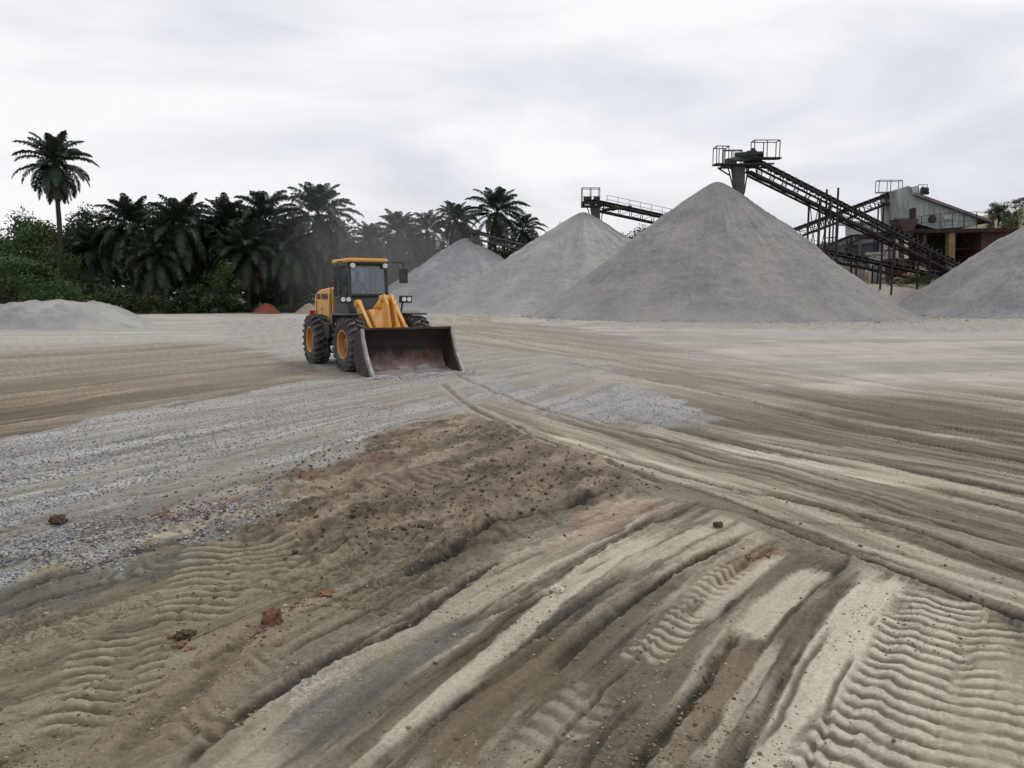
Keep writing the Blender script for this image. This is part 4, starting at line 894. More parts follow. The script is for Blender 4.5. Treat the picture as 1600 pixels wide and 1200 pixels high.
h3 = W(742, 364, 115); t3 = W(900, 402, 121)
c3, P3, L3 = conveyor('belt_conveyor', h3, t3, 'short dark belt conveyor behind the farthest gravel pile', depth=.8, width=1.0, nbay=10, legs=((.3, None, 0, 0), (.7, None, 0, 0)), chute_len=1.0, plat=(0, 0, 0), mat=M_steel2)
mb = MB(); mb.box((-.1, -.4, .15), (1.8, .8, .5)); mb.build('drive_motor', M_steel, c3)

h4 = W(1402, 300, 107); t4 = W(1130, 402, 107)
c4, P4, L4 = conveyor('belt_conveyor', h4, t4, 'dark belt conveyor rising right to the top of the screen house', depth=1.0, width=1.3, nbay=16, parts=(), legs=((.09, None, -.6, 0), (.35, None, 0, 0), (.75, None, 0, 0)), thick=1.35)
rb = MB(); rail_box(rb, (-1.6, -1.0, -.2), 3.0, 1.0, 1.5); rb.build('guard_rail', M_steel, c4)
mb = MB()
for k in range(3): mb.tube((-.6, -1, -1.1 + k * .45), (1.0, -1, -1.4 + k * .45), .16, n=8)
mb.build('tail_rollers', M_steel, c4)
h5 = W(1385, 346, 124); t5 = W(1240, 410, 124)
c5, P5, L5 = conveyor('belt_conveyor', h5, t5, 'pale dusty belt conveyor far behind, seen through the frame of the largest one', depth=.9, width=1.1, nbay=9, parts=(), legs=((.1, None, 0, 0), (.4, None, 0, 0), (.7, None, 0, 0)), mat=M_steel2)

# ------------------------------------------------------------------ crushing plant
M_sheet = noisy('pale_green_sheet', [A(112, 118, 116), A(142, 150, 148), A(164, 170, 168)], .9, .6, 0, .3, stretch=(1, 1, .3))
M_sheetw = noisy('dusty_white_sheet', [A(150, 154, 164), A(178, 180, 188)], .5, .7, stretch=(1, 1, .3))
M_roof = noisy('brown_roof_sheet', [A(96, 88, 86), A(122, 112, 108)], 1.5, .8)
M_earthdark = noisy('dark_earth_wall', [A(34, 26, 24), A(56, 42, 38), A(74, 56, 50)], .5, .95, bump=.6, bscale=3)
M_ochre = noisy('ochre_concrete', [A(108, 94, 70), A(136, 118, 88)], 1.2, .85)
M_conc = noisy('pale_concrete', [A(150, 146, 138), A(182, 178, 170)], 1.0, .85)
M_hopper = noisy('maroon_hopper_steel', [A(60, 46, 45), A(84, 64, 62)], 1.5, .8)
Yf = 104.0                               # front face of the screen house
root = empty('screen_house', W(1470, 360, Yf)); O = root.location.copy()
def S(px, py, Y): return W(px, py, Y) - O
def slab(poly, Y0, Y1):                  # an outline at its own distance and real depth
    b = MB(); n = len(poly); F = [S(px, py, Y0) for px, py in poly]; k = 0
    b.v = [tuple(p) for p in F] + [(p.x, p.y + (Y1 - Y0), p.z) for p in F]
    b.f = [tuple(range(n)), tuple(range(2 * n - 1, n - 1, -1))] + [(i, i + n, (i + 1) % n + n, (i + 1) % n) for i in range(n)]
    return b
slab([(1404, 296), (1420, 290), (1432, 300), (1432, 350), (1406, 350)], Yf - .2, Yf + 5).build('tower_wall', M_sheet, root)
b = slab([(1432.5, 305), (1527, 338), (1527, 353), (1462, 357.5), (1432.5, 349)], Yf, Yf + 4.6)
wl = b.build('side_wall', M_sheet, root)
rb = MB()
for k in range(12):
    px = 1437 + k * 7.8; pt = S(px, 306.5 + (px - 1432) * .348, Yf - .04); pb_ = S(px, 352 if px > 1450 else 348, Yf - .04); rb.bar(pt, pb_, .06)
rb.build('wall_rib', M_sheet, wl)
slab([(1430, 300), (1550, 344), (1550, 348), (1430, 305)], Yf - .6, Yf + 5.2).build('roof', M_roof, root)
b = slab([(1424, 292), (1434, 290), (1438, 302), (1428, 304)], Yf - .5, Yf + .8); b.build('gearbox', M_sheetw, root)
mb = MB(); p = S(1440, 297, Yf - .3); q = S(1449, 298, Yf - .3); mb.tube(p, q, .42, n=12); mb.box(S(1444, 302, Yf - .3), (1.0, .6, .3)); mb.build('drive_motor', M_motor, root)
rb = MB()
for px in (1435, 1442, 1449): rb.bar(S(px, 302, Yf - .5), S(px, 288.5, Yf - .5), .06)
for y_ in (288.5, 295): rb.bar(S(1435, y_, Yf - .5), S(1449, y_, Yf - .5), .06); 
rb.build('guard_rail', M_steel, root)
fw = MB(); c = S(1457, 342, Yf - .12); fw.lathe_y([(.0, -.12), (.2, -.14), (.46, -.10), (.5, 0), (.5, .1)], c, 24); fw.build('flywheel', M_steel, root)
fr = MB(); c2_ = S(1457, 342, Yf - .1)
for k in range(6): a = k * math.pi / 3; fr.bar(c2_ + Vector((0, -.2, 0)), c2_ + Vector((math.cos(a) * .45, -.2, math.sin(a) * .45)), .07)
fr.build('flywheel_spoke', M_steel2, root)
slab([(1475, 337), (1490, 336), (1490, 342), (1475, 343)], Yf - .15, Yf + .1).build('inspection_hatch', M_sheetw, root)
slab([(1423, 326), (1431, 324), (1431, 343), (1423, 345)], Yf - .5, Yf + .3).build('vent_box', M_steel, root)
rb = MB()                                # walkway rail in front of the screen
xs = [1405, 1420, 1440, 1470, 1488, 1506, 1526, 1553]; ys = [341, 341, 338, 334, 332, 332, 331, 333]
for px, py in zip(xs, ys): rb.bar(S(px, 359, Yf - 1.6), S(px, py, Yf - 1.6), .07)
for i in range(len(xs) - 1):
    rb.bar(S(xs[i], ys[i], Yf - 1.6), S(xs[i + 1], ys[i + 1], Yf - 1.6), .06); rb.bar(S(xs[i], (ys[i] + 359) / 2, Yf - 1.6), S(xs[i + 1], (ys[i + 1] + 359) / 2, Yf - 1.6), .045)
rb.build('walkway_rail', M_steel, root)
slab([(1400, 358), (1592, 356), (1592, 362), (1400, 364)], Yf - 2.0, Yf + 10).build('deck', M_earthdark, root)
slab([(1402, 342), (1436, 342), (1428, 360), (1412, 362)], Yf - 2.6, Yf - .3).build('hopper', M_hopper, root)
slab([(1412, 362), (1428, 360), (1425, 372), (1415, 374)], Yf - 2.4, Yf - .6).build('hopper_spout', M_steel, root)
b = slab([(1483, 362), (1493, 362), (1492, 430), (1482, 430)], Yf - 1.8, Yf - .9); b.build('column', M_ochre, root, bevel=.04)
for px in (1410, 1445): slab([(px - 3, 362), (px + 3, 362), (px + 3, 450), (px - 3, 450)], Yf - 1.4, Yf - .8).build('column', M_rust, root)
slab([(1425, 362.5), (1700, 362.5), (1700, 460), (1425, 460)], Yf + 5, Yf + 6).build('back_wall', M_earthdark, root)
slab([(1533, 362.5), (1566, 362.5), (1566, 440), (1533, 440)], Yf - .6, Yf + 4.5).build('side_wall', noisy('red_brown_wall', [A(66, 46, 40), A(94, 68, 58)], .8, .9), root)
for (a0, b0, a1, b1, w_) in ((1430, 364, 1480, 412, .16), (1440, 392, 1530, 388, .14), (1500, 364, 1540, 410, .14), (1430, 410, 1470, 366, .12)):
    bb = MB(); bb.bar(S(a0, b0, Yf + 1.5), S(a1, b1, Yf + 1.5), w_); bb.build('brace', M_rust, root)
for (a0, b0, a1, b1, yy) in ((1398, 366, 1398, 452, 2), (1433, 366, 1433, 440, -2.4), (1455, 366, 1455, 440, 3), (1398, 390, 1480, 390, 0), (1398, 420, 1470, 424, -1)):
    bb = MB(); bb.bar(S(a0, b0, Yf + yy), S(a1, b1, Yf + yy), .16); bb.build('frame_bar', M_steel, root)
for (pa, pb2, pc) in (((1404, 330), (1382, 372), (1345, 392)), ((1432, 312), (1400, 372), (1372, 410))):
    bb = MB(); pts_ = [S(*p, Yf + 1) for p in (pa, pb2, pc)]; bb.path(pts_, .05); bb.build('hanging_cable', M_steel, root)
tag(root, 'pale green screen house with sloping brown roof on a rusty deck', 'crusher building')
# behind: storage shed, pale cladding, low concrete piers
def thing_slab(name, poly, Y0, Y1, mat, label, cat, extra=(), group=None):
    cpx = sum(p[0] for p in poly) / len(poly); base = W(cpx, max(p[1] for p in poly), Y0); r_ = empty(name, base)
    def sl(poly, Y0, Y1):
        F = [W(px, py, Y0) - base for px, py in poly]; n = len(F); b = MB(); b.v = [tuple(p) for p in F] + [(p.x, p.y + Y1 - Y0, p.z) for p in F]
        b.f = [tuple(range(n)), tuple(range(2 * n - 1, n - 1, -1))] + [(i, i + n, (i + 1) % n + n, (i + 1) % n) for i in range(n)]; return b
    sl(poly, Y0, Y1).build('wall', mat, r_)
    for nm, pl, a, b_, m in extra: sl(pl, a, b_).build(nm, m, r_)
    tag(r_, label, cat, group); return r_
M_bluegrey = noisy('blue_grey_sheet', [A(86, 92, 104), A(112, 116, 128)], .7, .7, stretch=(1, 1, .3))
thing_slab('storage_shed', [(1318, 384), (1378, 376), (1378, 418), (1318, 418)], 128, 136, M_bluegrey, 'blue grey metal shed behind the conveyor legs', 'shed',
           [('roof', [(1300, 378), (1345, 366), (1382, 372), (1382, 376.5), (1318, 384)], 127, 137, M_sheetw), ('wall_panel', [(1378.5, 372), (1402, 372), (1402, 405), (1378.5, 405)], 128.2, 134, M_conc), ('door', [(1340, 392), (1356, 391), (1356, 417.5), (1340, 417.5)], 127.9, 127.98, M_steel2)])
thing_slab('storage_shed', [(1338, 349), (1400, 351), (1400, 366), (1338, 366)], 122, 126, M_sheetw, 'pale white sheet metal bin left of the screen house', 'bin',
           [('roof', [(1330, 345), (1404, 347), (1404, 350.5), (1330, 348.5)], 121.5, 126.5, M_sheet), ('leg', [(1343, 366.5), (1346, 366.5), (1346, 430), (1343, 430)], 122.5, 123, M_steel2), ('leg', [(1390, 366.5), (1393, 366.5), (1393, 430), (1390, 430)], 122.5, 123, M_steel2)])
thing_slab('concrete_pier', [(1363, 398), (1377, 398), (1378, 455), (1362, 455)], 100, 101, M_conc, 'pale concrete pier under the crossing conveyors', 'pier', [('cap', [(1360, 394), (1380, 394), (1380, 397.8), (1360, 397.8)], 99.8, 101.2, M_conc)])
thing_slab('concrete_wall', [(1300, 408), (1352, 416), (1352, 455), (1300, 455)], 112, 113, M_conc, 'low pale concrete wall behind the right slope of the largest pile', 'wall', [('coping', [(1299, 405), (1353, 413), (1353, 415.7), (1299, 407.7)], 111.8, 113.2, M_sheetw)])
thing_slab('crusher_base', [(1396, 408), (1424, 408), (1422, 450), (1398, 450)], 106.5, 109, M_rust, 'rusty crusher base under the left end of the deck', 'crusher base', [('flange', [(1393, 404), (1427, 404), (1427, 407.8), (1393, 407.8)], 106.2, 109.3, M_steel)])
M_pinkearth = noisy('pink_earth', [A(128, 96, 80), A(160, 124, 102), A(178, 150, 126)], .9, .95, bump=.5, bscale=4)
for (px, py, Y, r0, h, lb, sd_) in ((1435, 440, 101, 4.2, 2.6, 'pinkish spoil heap on the plant terrace between the conveyor legs', 31), (1375, 445, 118, 5, 3.5, 'pinkish spoil heap behind the pale concrete pier', 32), (1300, 440, 122, 6, 4.5, 'far spoil heap low behind the concrete wall', 33)):
    p = W(px, py, Y); o = make_pile('spoil_heap', p.x, Y, r0, h, pile_mat('spoil_earth', A(120, 100, 84), A(150, 124, 104), A(172, 150, 128), scale=4), lb, 'spoil heap', seed=sd_, ns=90, nr=40, group='spoil heaps on the plant terrace'); o.location.z = ground_z(p.x, Y) - .1
for i, (px, Y, w_, h_) in enumerate(((1398, 90.5, 26, 1.0), (1425, 91.5, 30, 1.3), (1452, 93, 28, 1.5))):
    p = W(px, 440, Y); o = copy_tree(TP['s1']) ; o.location = (p.x, Y, ground_z(p.x, Y) - .2); s_ = (w_ / 2 * Y / 1250) / 3; o.scale = (s_, s_, h_ / 3.2)
    tag(o, ['low weedy shrub between the two piles, left one', 'low weedy shrub between the two piles, middle one', 'low weedy shrub between the two piles, nearest the coarse right pile'][i], 'shrub', 'weedy shrubs between the two piles')

# ------------------------------------------------------------------ wheel loader
def paint(name, base, dust=(.42, .36, .28), amt=.5, rough=.45):
    m, t, p = principled(name, rough, 0, .5); L = t.links.new; tc = N(t, 'ShaderNodeTexCoord')
    n = N(t, 'ShaderNodeTexNoise'); n.inputs['Scale'].default_value = 2.6; n.inputs['Detail'].default_value = 8; n.inputs['Roughness'].default_value = .7; L(tc.outputs['Object'], n.inputs['Vector'])
    r = N(t, 'ShaderNodeValToRGB'); r.color_ramp.elements[0].position = .42; r.color_ramp.elements[1].position = .72; L(n.outputs[0], r.inputs[0])
    mu = N(t, 'ShaderNodeMath', operation='MULTIPLY'); mu.inputs[1].default_value = amt; L(r.outputs[0], mu.inputs[0])
    mx = N(t, 'ShaderNodeMix', data_type='RGBA'); mx.inputs[6].default_value = (*base, 1); mx.inputs[7].default_value = (*dust, 1); L(mu.outputs[0], mx.inputs[0]); L(mx.outputs[2], p.inputs['Base Color'])
    mr = N(t, 'ShaderNodeMapRange'); mr.inputs[3].default_value = rough; mr.inputs[4].default_value = .9; L(mu.outputs[0], mr.inputs[0]); L(mr.outputs[0], p.inputs['Roughness'])
    return m
MY = paint('yellow_paint', (.72, .35, .04), amt=.55); MYo = paint('orange_rim_paint', (.50, .17, .035), (.25, .17, .11), .7)
MY2 = paint('yellow_rim_paint', (.50, .21, .04), (.34, .25, .17), .9)
MK = paint('black_paint', (.014, .015, .018), (.10, .09, .08), .4); MG = paint('dark_grey_paint', (.028, .032, .042), (.12, .11, .10), .4)
MBK = noisy('bucket_steel', [A(44, 40, 40), A(62, 54, 52), A(92, 78, 70)], 1.8, .6, .3, bump=.2)
def bucket_inner():
    m, t, p = principled('bucket_inner_wear', .75, .1, .3); L = t.links.new; tc = N(t, 'ShaderNodeTexCoord'); sp = N(t, 'ShaderNodeSeparateXYZ'); L(tc.outputs['Object'], sp.inputs[0])
    n = N(t, 'ShaderNodeTexNoise'); n.inputs['Scale'].default_value = 2.4; n.inputs['Detail'].default_value = 7; n.inputs['Roughness'].default_value = .7; L(tc.outputs['Object'], n.inputs['Vector'])
    ad = N(t, 'ShaderNodeMath', operation='MULTIPLY_ADD'); ad.inputs[1].default_value = 1.1; ad.inputs[2].default_value = -.55; L(n.outputs[0], ad.inputs[0])
    a2 = N(t, 'ShaderNodeMath', operation='ADD'); L(ad.outputs[0], a2.inputs[0]); L(sp.outputs[2], a2.inputs[1])
    r = N(t, 'ShaderNodeValToRGB'); c = r.color_ramp; c.elements[0].position = .04; c.elements[0].color = (*A(176, 170, 166), 1); c.elements[1].position = .82; c.elements[1].color = (*A(52, 47, 45), 1)
    for q, k in ((.14, A(146, 128, 122)), (.42, A(104, 82, 74)), (.58, A(56, 48, 45))): e = c.elements.new(q); e.color = (*k, 1)
    L(a2.outputs[0], r.inputs[0]); L(r.outputs[0], p.inputs['Base Color']); return m
MBI = bucket_inner()
MEDG = noisy('worn_steel_edge', [A(130, 124, 118), A(176, 172, 168)], 5, .4, .5)
MR = noisy('dusty_tyre_rubber', [(.028, .027, .026), (.065, .06, .056), (.15, .14, .125)], 3.5, .9, bump=.3)
MCHR = principled('chrome_rod', .2, 1)[0]; MCHR.node_tree.nodes['Principled BSDF'].inputs['Base Color'].default_value = (.6, .6, .62, 1)
MWHT = principled('lamp_glass', .2)[0]; MWHT.node_tree.nodes['Principled BSDF'].inputs['Base Color'].default_value = (.75, .76, .78, 1)
MRED = principled('red_lens', .3)[0]; MRED.node_tree.nodes['Principled BSDF'].inputs['Base Color'].default_value = (.35, .02, .02, 1)
MRT = noisy('dusty_tread_rubber', [(.05, .048, .045), (.10, .094, .086), (.19, .178, .16)], 5, .9)
MYd = paint('dark_orange_hub_paint', (.26, .075, .025), (.12, .08, .06), .8)
def glass_mat():
    m = bpy.data.materials.new('dusty_glass'); m.use_nodes = True; t = m.node_tree; t.nodes.clear(); L = t.links.new
    o = N(t, 'ShaderNodeOutputMaterial'); tr = N(t, 'ShaderNodeBsdfTransparent'); tr.inputs[0].default_value = (.80, .86, .88, 1)
    gl = N(t, 'ShaderNodeBsdfGlossy'); gl.inputs['Roughness'].default_value = .06; gl.inputs['Color'].default_value = (.8, .85, .9, 1); df = N(t, 'ShaderNodeBsdfDiffuse'); df.inputs[0].default_value = (.45, .44, .42, 1)
    m1 = N(t, 'ShaderNodeMixShader'); fz = N(t, 'ShaderNodeFresnel'); fz.inputs[0].default_value = 1.6; ad = N(t, 'ShaderNodeMath', operation='MULTIPLY_ADD'); ad.inputs[1].default_value = .7; ad.inputs[2].default_value = .05
    L(fz.outputs[0], ad.inputs[0]); L(ad.outputs[0], m1.inputs[0]); L(tr.outputs[0], m1.inputs[1]); L(gl.outputs[0], m1.inputs[2])
    m2 = N(t, 'ShaderNodeMixShader'); n = N(t, 'ShaderNodeTexNoise'); n.inputs['Scale'].default_value = 3; r = N(t, 'ShaderNodeMapRange'); r.inputs[1].default_value = .35; r.inputs[2].default_value = .7; r.inputs[3].default_value = .01; r.inputs[4].default_value = .10
    L(n.outputs[0], r.inputs[0]); L(r.outputs[0], m2.inputs[0]); L(m1.outputs[0], m2.inputs[1]); L(df.outputs[0], m2.inputs[2]); L(m2.outputs[0], o.inputs[0]); return m
MGL = glass_mat()

STEER = R(4)
LO = Vector((-4.20, 22.55, 0)); LO.z = gz(LO.x, LO.y)
HEAD = R(-61)
ld = empty('wheel_loader', LO, HEAD)
tag(ld, 'yellow articulated wheel loader with its wide black bucket lowered to the gravel', 'wheel loader')
RW, WW, TR = .70, .47, .93
def wheel(x, y, side, steer):
    c = Vector((x, y, RW))
    if steer: c = Matrix.Rotation(STEER, 3, 'Z') @ c
    o = empty('wheel', c, STEER if steer else 0); o.parent = ld
    h = WW / 2; prof = [(.36, -h * .78), (.40, -h * .95), (.50, -h * 1.02), (.60, -h * .98), (.64, -h * .86), (.648, -h * .5), (.65, 0), (.648, h * .5), (.64, h * .86), (.60, h * .98), (.50, h * 1.02), (.40, h * .95), (.36, h * .78)]
    t = MB(); t.lathe_y(prof, (0, 0, 0), 48); ob = t.build('tyre', MR, o, smooth=True)
    lg = MB(); n = 22                    # heavy cross lugs, both halves offset
    for k in range(n):
        for s in (-1, 1):
            a0 = 2 * math.pi * (k + (.5 if s > 0 else 0)) / n
            pts = [(0.02, a0 + .10), (.10, a0 + .03), (.17, a0 + .01), (.245, a0 - .06)]
            for (y0, q0), (y1, q1) in zip(pts[:-1], pts[1:]):
                r0 = .722 if y0 < .2 else .71; r1 = .722 if y1 < .2 else .69
                dq = .052; V = []
                for (yy, qq, ro) in ((y0, q0, r0), (y1, q1, r1)):
                    for dd in (-dq, dq):
                        for ri in (.64, ro): V.append((ri * math.cos(qq + dd), s * yy, ri * math.sin(qq + dd)))
                b = len(lg.v); lg.v += V
                for f in ((0, 1, 3, 2), (4, 6, 7, 5), (1, 5, 7, 3), (0, 4, 5, 1), (2, 3, 7, 6)): lg.f.append(tuple(b + i for i in f))
            # shoulder part running down the sidewall
            V = []
            for (ro, yy) in ((.675, .245), (.60, .252)):
                for dd in (-.05, .05):
                    q = a0 - .06 + dd; V.append((ro * math.cos(q), s * yy, ro * math.sin(q))); V.append(((ro - .01) * math.cos(q), s * (yy - .03), (ro - .01) * math.sin(q)))
            b = len(lg.v); lg.v += V
            for f in ((0, 2, 6, 4), (0, 1, 3, 2), (4, 5, 7, 6), (0, 4, 5, 1), (2, 6, 7, 3)): lg.f.append(tuple(b + i for i in f))
    lg.build('tread', MRT, o)
    r = MB(); s = side; r.lathe_y([(.37, s * h * .80), (.385, s * h * .94), (.35, s * h * .94), (.33, s * h * .80), (.315, s * h * .25)], (0, 0, 0), 36)
    r.lathe_y([(.37, -s * h * .80), (.345, -s * h * .86), (.30, -s * h * .2), (0, -s * h * .2)], (0, 0, 0), 24); r.build('rim', MY2, o)
    r = MB(); r.lathe_y([(.315, s * h * .24), (.17, s * h * .20), (.16, s * h * .52), (.12, s * h * .60), (.0, s * h * .60)], (0, 0, 0), 30)
    for k in range(10): a = k * .6283; r.tube((.23 * math.cos(a), s * h * .20, .23 * math.sin(a)), (.23 * math.cos(a), s * h * .36, .23 * math.sin(a)), .022, n=6)
    r.build('hub', MYd, o)
for (x, st) in ((-1.38, 0), (1.38, 1)):
    for s in (-1, 1): wheel(x, s * TR, s, st)
# rear frame and bonnet
b = MB(); b.prism([(-2.3, .62), (-2.3, 1.1), (.1, 1.1), (.25, .8), (.1, .45), (-.6, .4), (-1.9, .5)], -.42, .42); b.tube((-1.38, -.75, RW), (-1.38, .75, RW), .17, n=14); b.build('rear_frame', MK, ld, bevel=.02)
b = MB(); b.prism([(-2.72, .62), (-2.78, 1.05), (-2.66, 1.12), (-1.95, 1.12), (-1.95, .75), (-2.2, .55)], -.85, .85); b.build('counterweight', MY, ld, bevel=.05)
b = MB(); b.prism([(-2.62, 1.13), (-2.70, 1.7), (-2.58, 2.02), (-2.2, 2.12), (-1.0, 2.2), (-.92, 2.14), (-.92, 1.13)], -.62, .62); hood = b.build('engine_bonnet', MY, ld, bevel=.05)
b = MB(); b.box((-1.55, -.628, 1.93), (.62, .012, .16)); b.box((-2.2, -.628, 1.93), (.38, .012, .16)); b.build('vent_grille', MK, hood)
b = MB(); b.box((-2.42, -.628, 1.5), (.035, .014, .62)); b.box((-1.02, -.628, 1.6), (.03, .014, .8)); b.build('seam', MK, hood)
b = MB()
import math as _m
pl = [(-1.9 + .17 * _m.cos(a) * (1 if i % 2 else .82), 1.55 + .13 * _m.sin(a)) for i, a in enumerate([k * .6283 for k in range(10)])]
b.prism(pl, -.632, -.6285); b.build('round_emblem', paint('pale_orange_decal', (.62, .40, .16), amt=.2), hood)
b = MB(); b.prism([(-2.0, 1.53), (-1.86, 1.60), (-1.78, 1.60), (-1.78, 1.56), (-1.84, 1.56), (-1.95, 1.50)], -.638, -.634); b.build('emblem_stroke', paint('orange_decal', (.5, .13, .02), amt=.2), hood)
b = MB(); b.tube((-1.5, .2, 2.15), (-1.5, .2, 2.55), .07, n=10); b.tube((-1.5, .2, 2.55), (-1.58, .2, 2.66), .05, n=10); b.build('exhaust_pipe', MK, hood)
b = MB(); b.tube((-1.25, -.2, 2.17), (-1.25, -.2, 2.36), .06, n=10); b.tube((-1.25, -.2, 2.36), (-1.25, -.2, 2.46), .13, n=12); b.build('air_intake', MK, hood)
for s in (-1, 1):
    b = MB(); b.box((-2.6, s * .72, 1.38), (.12, .14, .26)); b.build('tail_lamp', MRED, ld, bevel=.01)
    b = MB(); b.box((-.42, s * .78, .98), (.62, .34, .42)); b.box((-.42, s * .86, .62), (.4, .22, .04)); b.box((-.42, s * .86, .38), (.4, .22, .04)); b.bar((-.6, s * .95, .38), (-.6, s * .95, .9), .03); b.bar((-.24, s * .95, .38), (-.24, s * .95, .9), .03)
    b.build('step_box', MK, ld, bevel=.02)
# cab
CX0, CX1, CY, CZ0, CZ1 = -.84, .54, .56, 1.22, 2.86
cab = MB(); cab.prism([(CX0, CZ0), (CX0, 1.95), (CX1 - .02, 1.95), (CX1 + .10, 1.50), (CX1 + .02, CZ0)], -CY, CY); cabo = cab.build('cab', MG, ld, bevel=.04)
fr = MB()
def win_x(z): return CX1 + .02 - (z - 1.95) * .08
for s in (-1, 1):
    fr.bar((win_x(1.93), s * (CY - .04), 1.93), (win_x(CZ1), s * (CY - .04), CZ1), .08); fr.bar((CX0 + .04, s * (CY - .04), 1.93), (CX0 + .04, s * (CY - .04), CZ1), .09)
    fr.bar((-.34, s * (CY - .03), 1.93), (-.34, s * (CY - .03), CZ1), .07); fr.bar((CX0, s * (CY - .04), CZ1 - .05), (win_x(CZ1), s * (CY - .04), CZ1 - .05), .09)
fr.bar((win_x(CZ1), -CY, CZ1 - .05), (win_x(CZ1), CY, CZ1 - .05), .09); fr.bar((CX0 + .04, -CY, CZ1 - .05), (CX0 + .04, CY, CZ1 - .05), .09); fr.bar((win_x(1.97), -CY, 1.97), (win_x(1.97), CY, 1.97), .07)
fr.build('cab_frame', MK, cabo, bevel=.012)
def pane(name, P, th=.008):
    g = MB(); P = [Vector(p) for p in P]; n = (P[1] - P[0]).cross(P[2] - P[0]).normalized() * th; g.v = [tuple(p) for p in P] + [tuple(p + n) for p in P]; k = len(P)
    g.f = [tuple(range(k)), tuple(range(2 * k - 1, k - 1, -1))] + [(i, i + k, (i + 1) % k + k, (i + 1) % k) for i in range(k)]; g.build(name, MGL, cabo)
pane('windscreen', [(win_x(1.97), -CY + .08, 1.99), (win_x(1.97), CY - .08, 1.99), (win_x(CZ1), CY - .08, CZ1 - .09), (win_x(CZ1), -CY + .08, CZ1 - .09)])
for s in (-1, 1):
    pane('side_window', [(-.30, s * (CY - .03), 1.97), (win_x(1.97) - .05, s * (CY - .03), 1.97), (win_x(CZ1) - .05, s * (CY - .03), CZ1 - .09), (-.30, s * (CY - .03), CZ1 - .09)])
    pane('side_window', [(CX0 + .09, s * (CY - .03), 1.97), (-.38, s * (CY - .03), 1.97), (-.38, s * (CY - .03), CZ1 - .09), (CX0 + .09, s * (CY - .03), CZ1 - .09)])
pane('rear_window', [(CX0 + .03, -CY + .09, 1.97), (CX0 + .03, CY - .09, 1.97), (CX0 + .03, CY - .09, CZ1 - .09), (CX0 + .03, -CY + .09, CZ1 - .09)])
b = MB(); b.box(((CX0 + CX1) / 2 - .02, 0, CZ1 + .055), (CX1 - CX0 + .12, 1.16, .11)); rf = b.build('roof', MY, cabo, bevel=.04)
b = MB(); b.box(((CX0 + CX1) / 2 + .02, 0, CZ1 - .01), (CX1 - CX0 + .20, 1.14, .04)); b.build('roof_lining', MK, cabo)
b = MB(); b.box((-.15, 0, CZ1 + .125), (.7, .8, .04)); b.build('roof_hatch', noisy('red_brown_hatch', [A(130, 64, 40), A(150, 80, 50)], 4, .7), rf)
for y_ in (-.46, .46):
    b = MB(); b.tube((.60, y_, CZ1 - .08), (.67, y_, CZ1 - .09), .065, n=14); b.build('work_lamp', MWHT, cabo)
b = MB(); b.box((.2, -.66, 1.85), (.1, .03, .12)); b.build('door_handle', MK, cabo)
b = MB(); b.path([(.35, -.70, 2.05), (.48, -.86, 2.05), (.48, -.86, 1.75)], .014); b.path([(-.3, -.74, 1.3), (-.3, -.80, 1.5), (-.3, -.80, 2.2), (-.3, -.74, 2.3)], .014); b.build('grab_rail', MK, cabo)
b = MB(); b.path([(.45, .70, 2.88), (.62, 1.0, 2.86), (.62, 1.0, 2.62)], .018); b.box((.62, 1.0, 2.5), (.05, .24, .40)); b.build('mirror', MK, cabo, bevel=.01)
b = MB(); b.path([(.45, -.70, 2.88), (.58, -.86, 2.86), (.58, -.86, 2.7)], .018); b.box((.58, -.86, 2.58), (.05, .14, .30)); b.build('mirror', MK, cabo, bevel=.01)
b = MB(); b.box((-.42, 0, 1.66), (.5, .5, .12)); b.box((-.66, 0, 2.02), (.12, .48, .62), ); b.box((-.42, 0, 1.45), (.3, .3, .3)); b.build('seat', MK, ld, bevel=.03)
b = MB(); b.tube((.18, 0, 1.6), (.02, 0, 2.02), .03, n=8)
for k in range(16): a = k * math.pi / 8; c = (k + 1) * math.pi / 8; f = lambda q: (.02 + .07 * math.cos(q), .2 * math.sin(q), 2.02 + .18 * math.cos(q) * .6); b.tube(f(a), f(c), .014, n=6)
b.build('steering_wheel', MK, ld)
# front half
def F(o): o.rotation_euler.z = STEER; return o
def FB(o):                               # the bucket sits a little closer to the axle
    o.rotation_euler.z = STEER; o.location = Matrix.Rotation(STEER, 3, 'Z') @ Vector((-.22, 0, 0)); return o
b = MB(); b.prism([(.15, .5), (.15, 1.0), (.75, 1.15), (1.0, 1.55), (1.35, 1.6), (1.75, 1.15), (1.85, .6), (1.2, .42), (.5, .42)], -.36, .36); b.tube((1.38, -.75, RW), (1.38, .75, RW), .18, n=14); b.tube((.1, 0, .4), (.1, 0, 1.15), .12, n=12); F(b.build('front_frame', MY, ld, bevel=.025))
b = MB(); b.box((.35, 0, 1.22), (.5, .7, .2)); b.path([(.3, -.25, 1.3), (.7, -.2, 1.5), (1.0, -.12, 1.6)], .03); b.path([(.3, .25, 1.3), (.7, .2, 1.5), (1.0, .12, 1.6)], .03); F(b.build('hydraulic_hose', MK, ld))
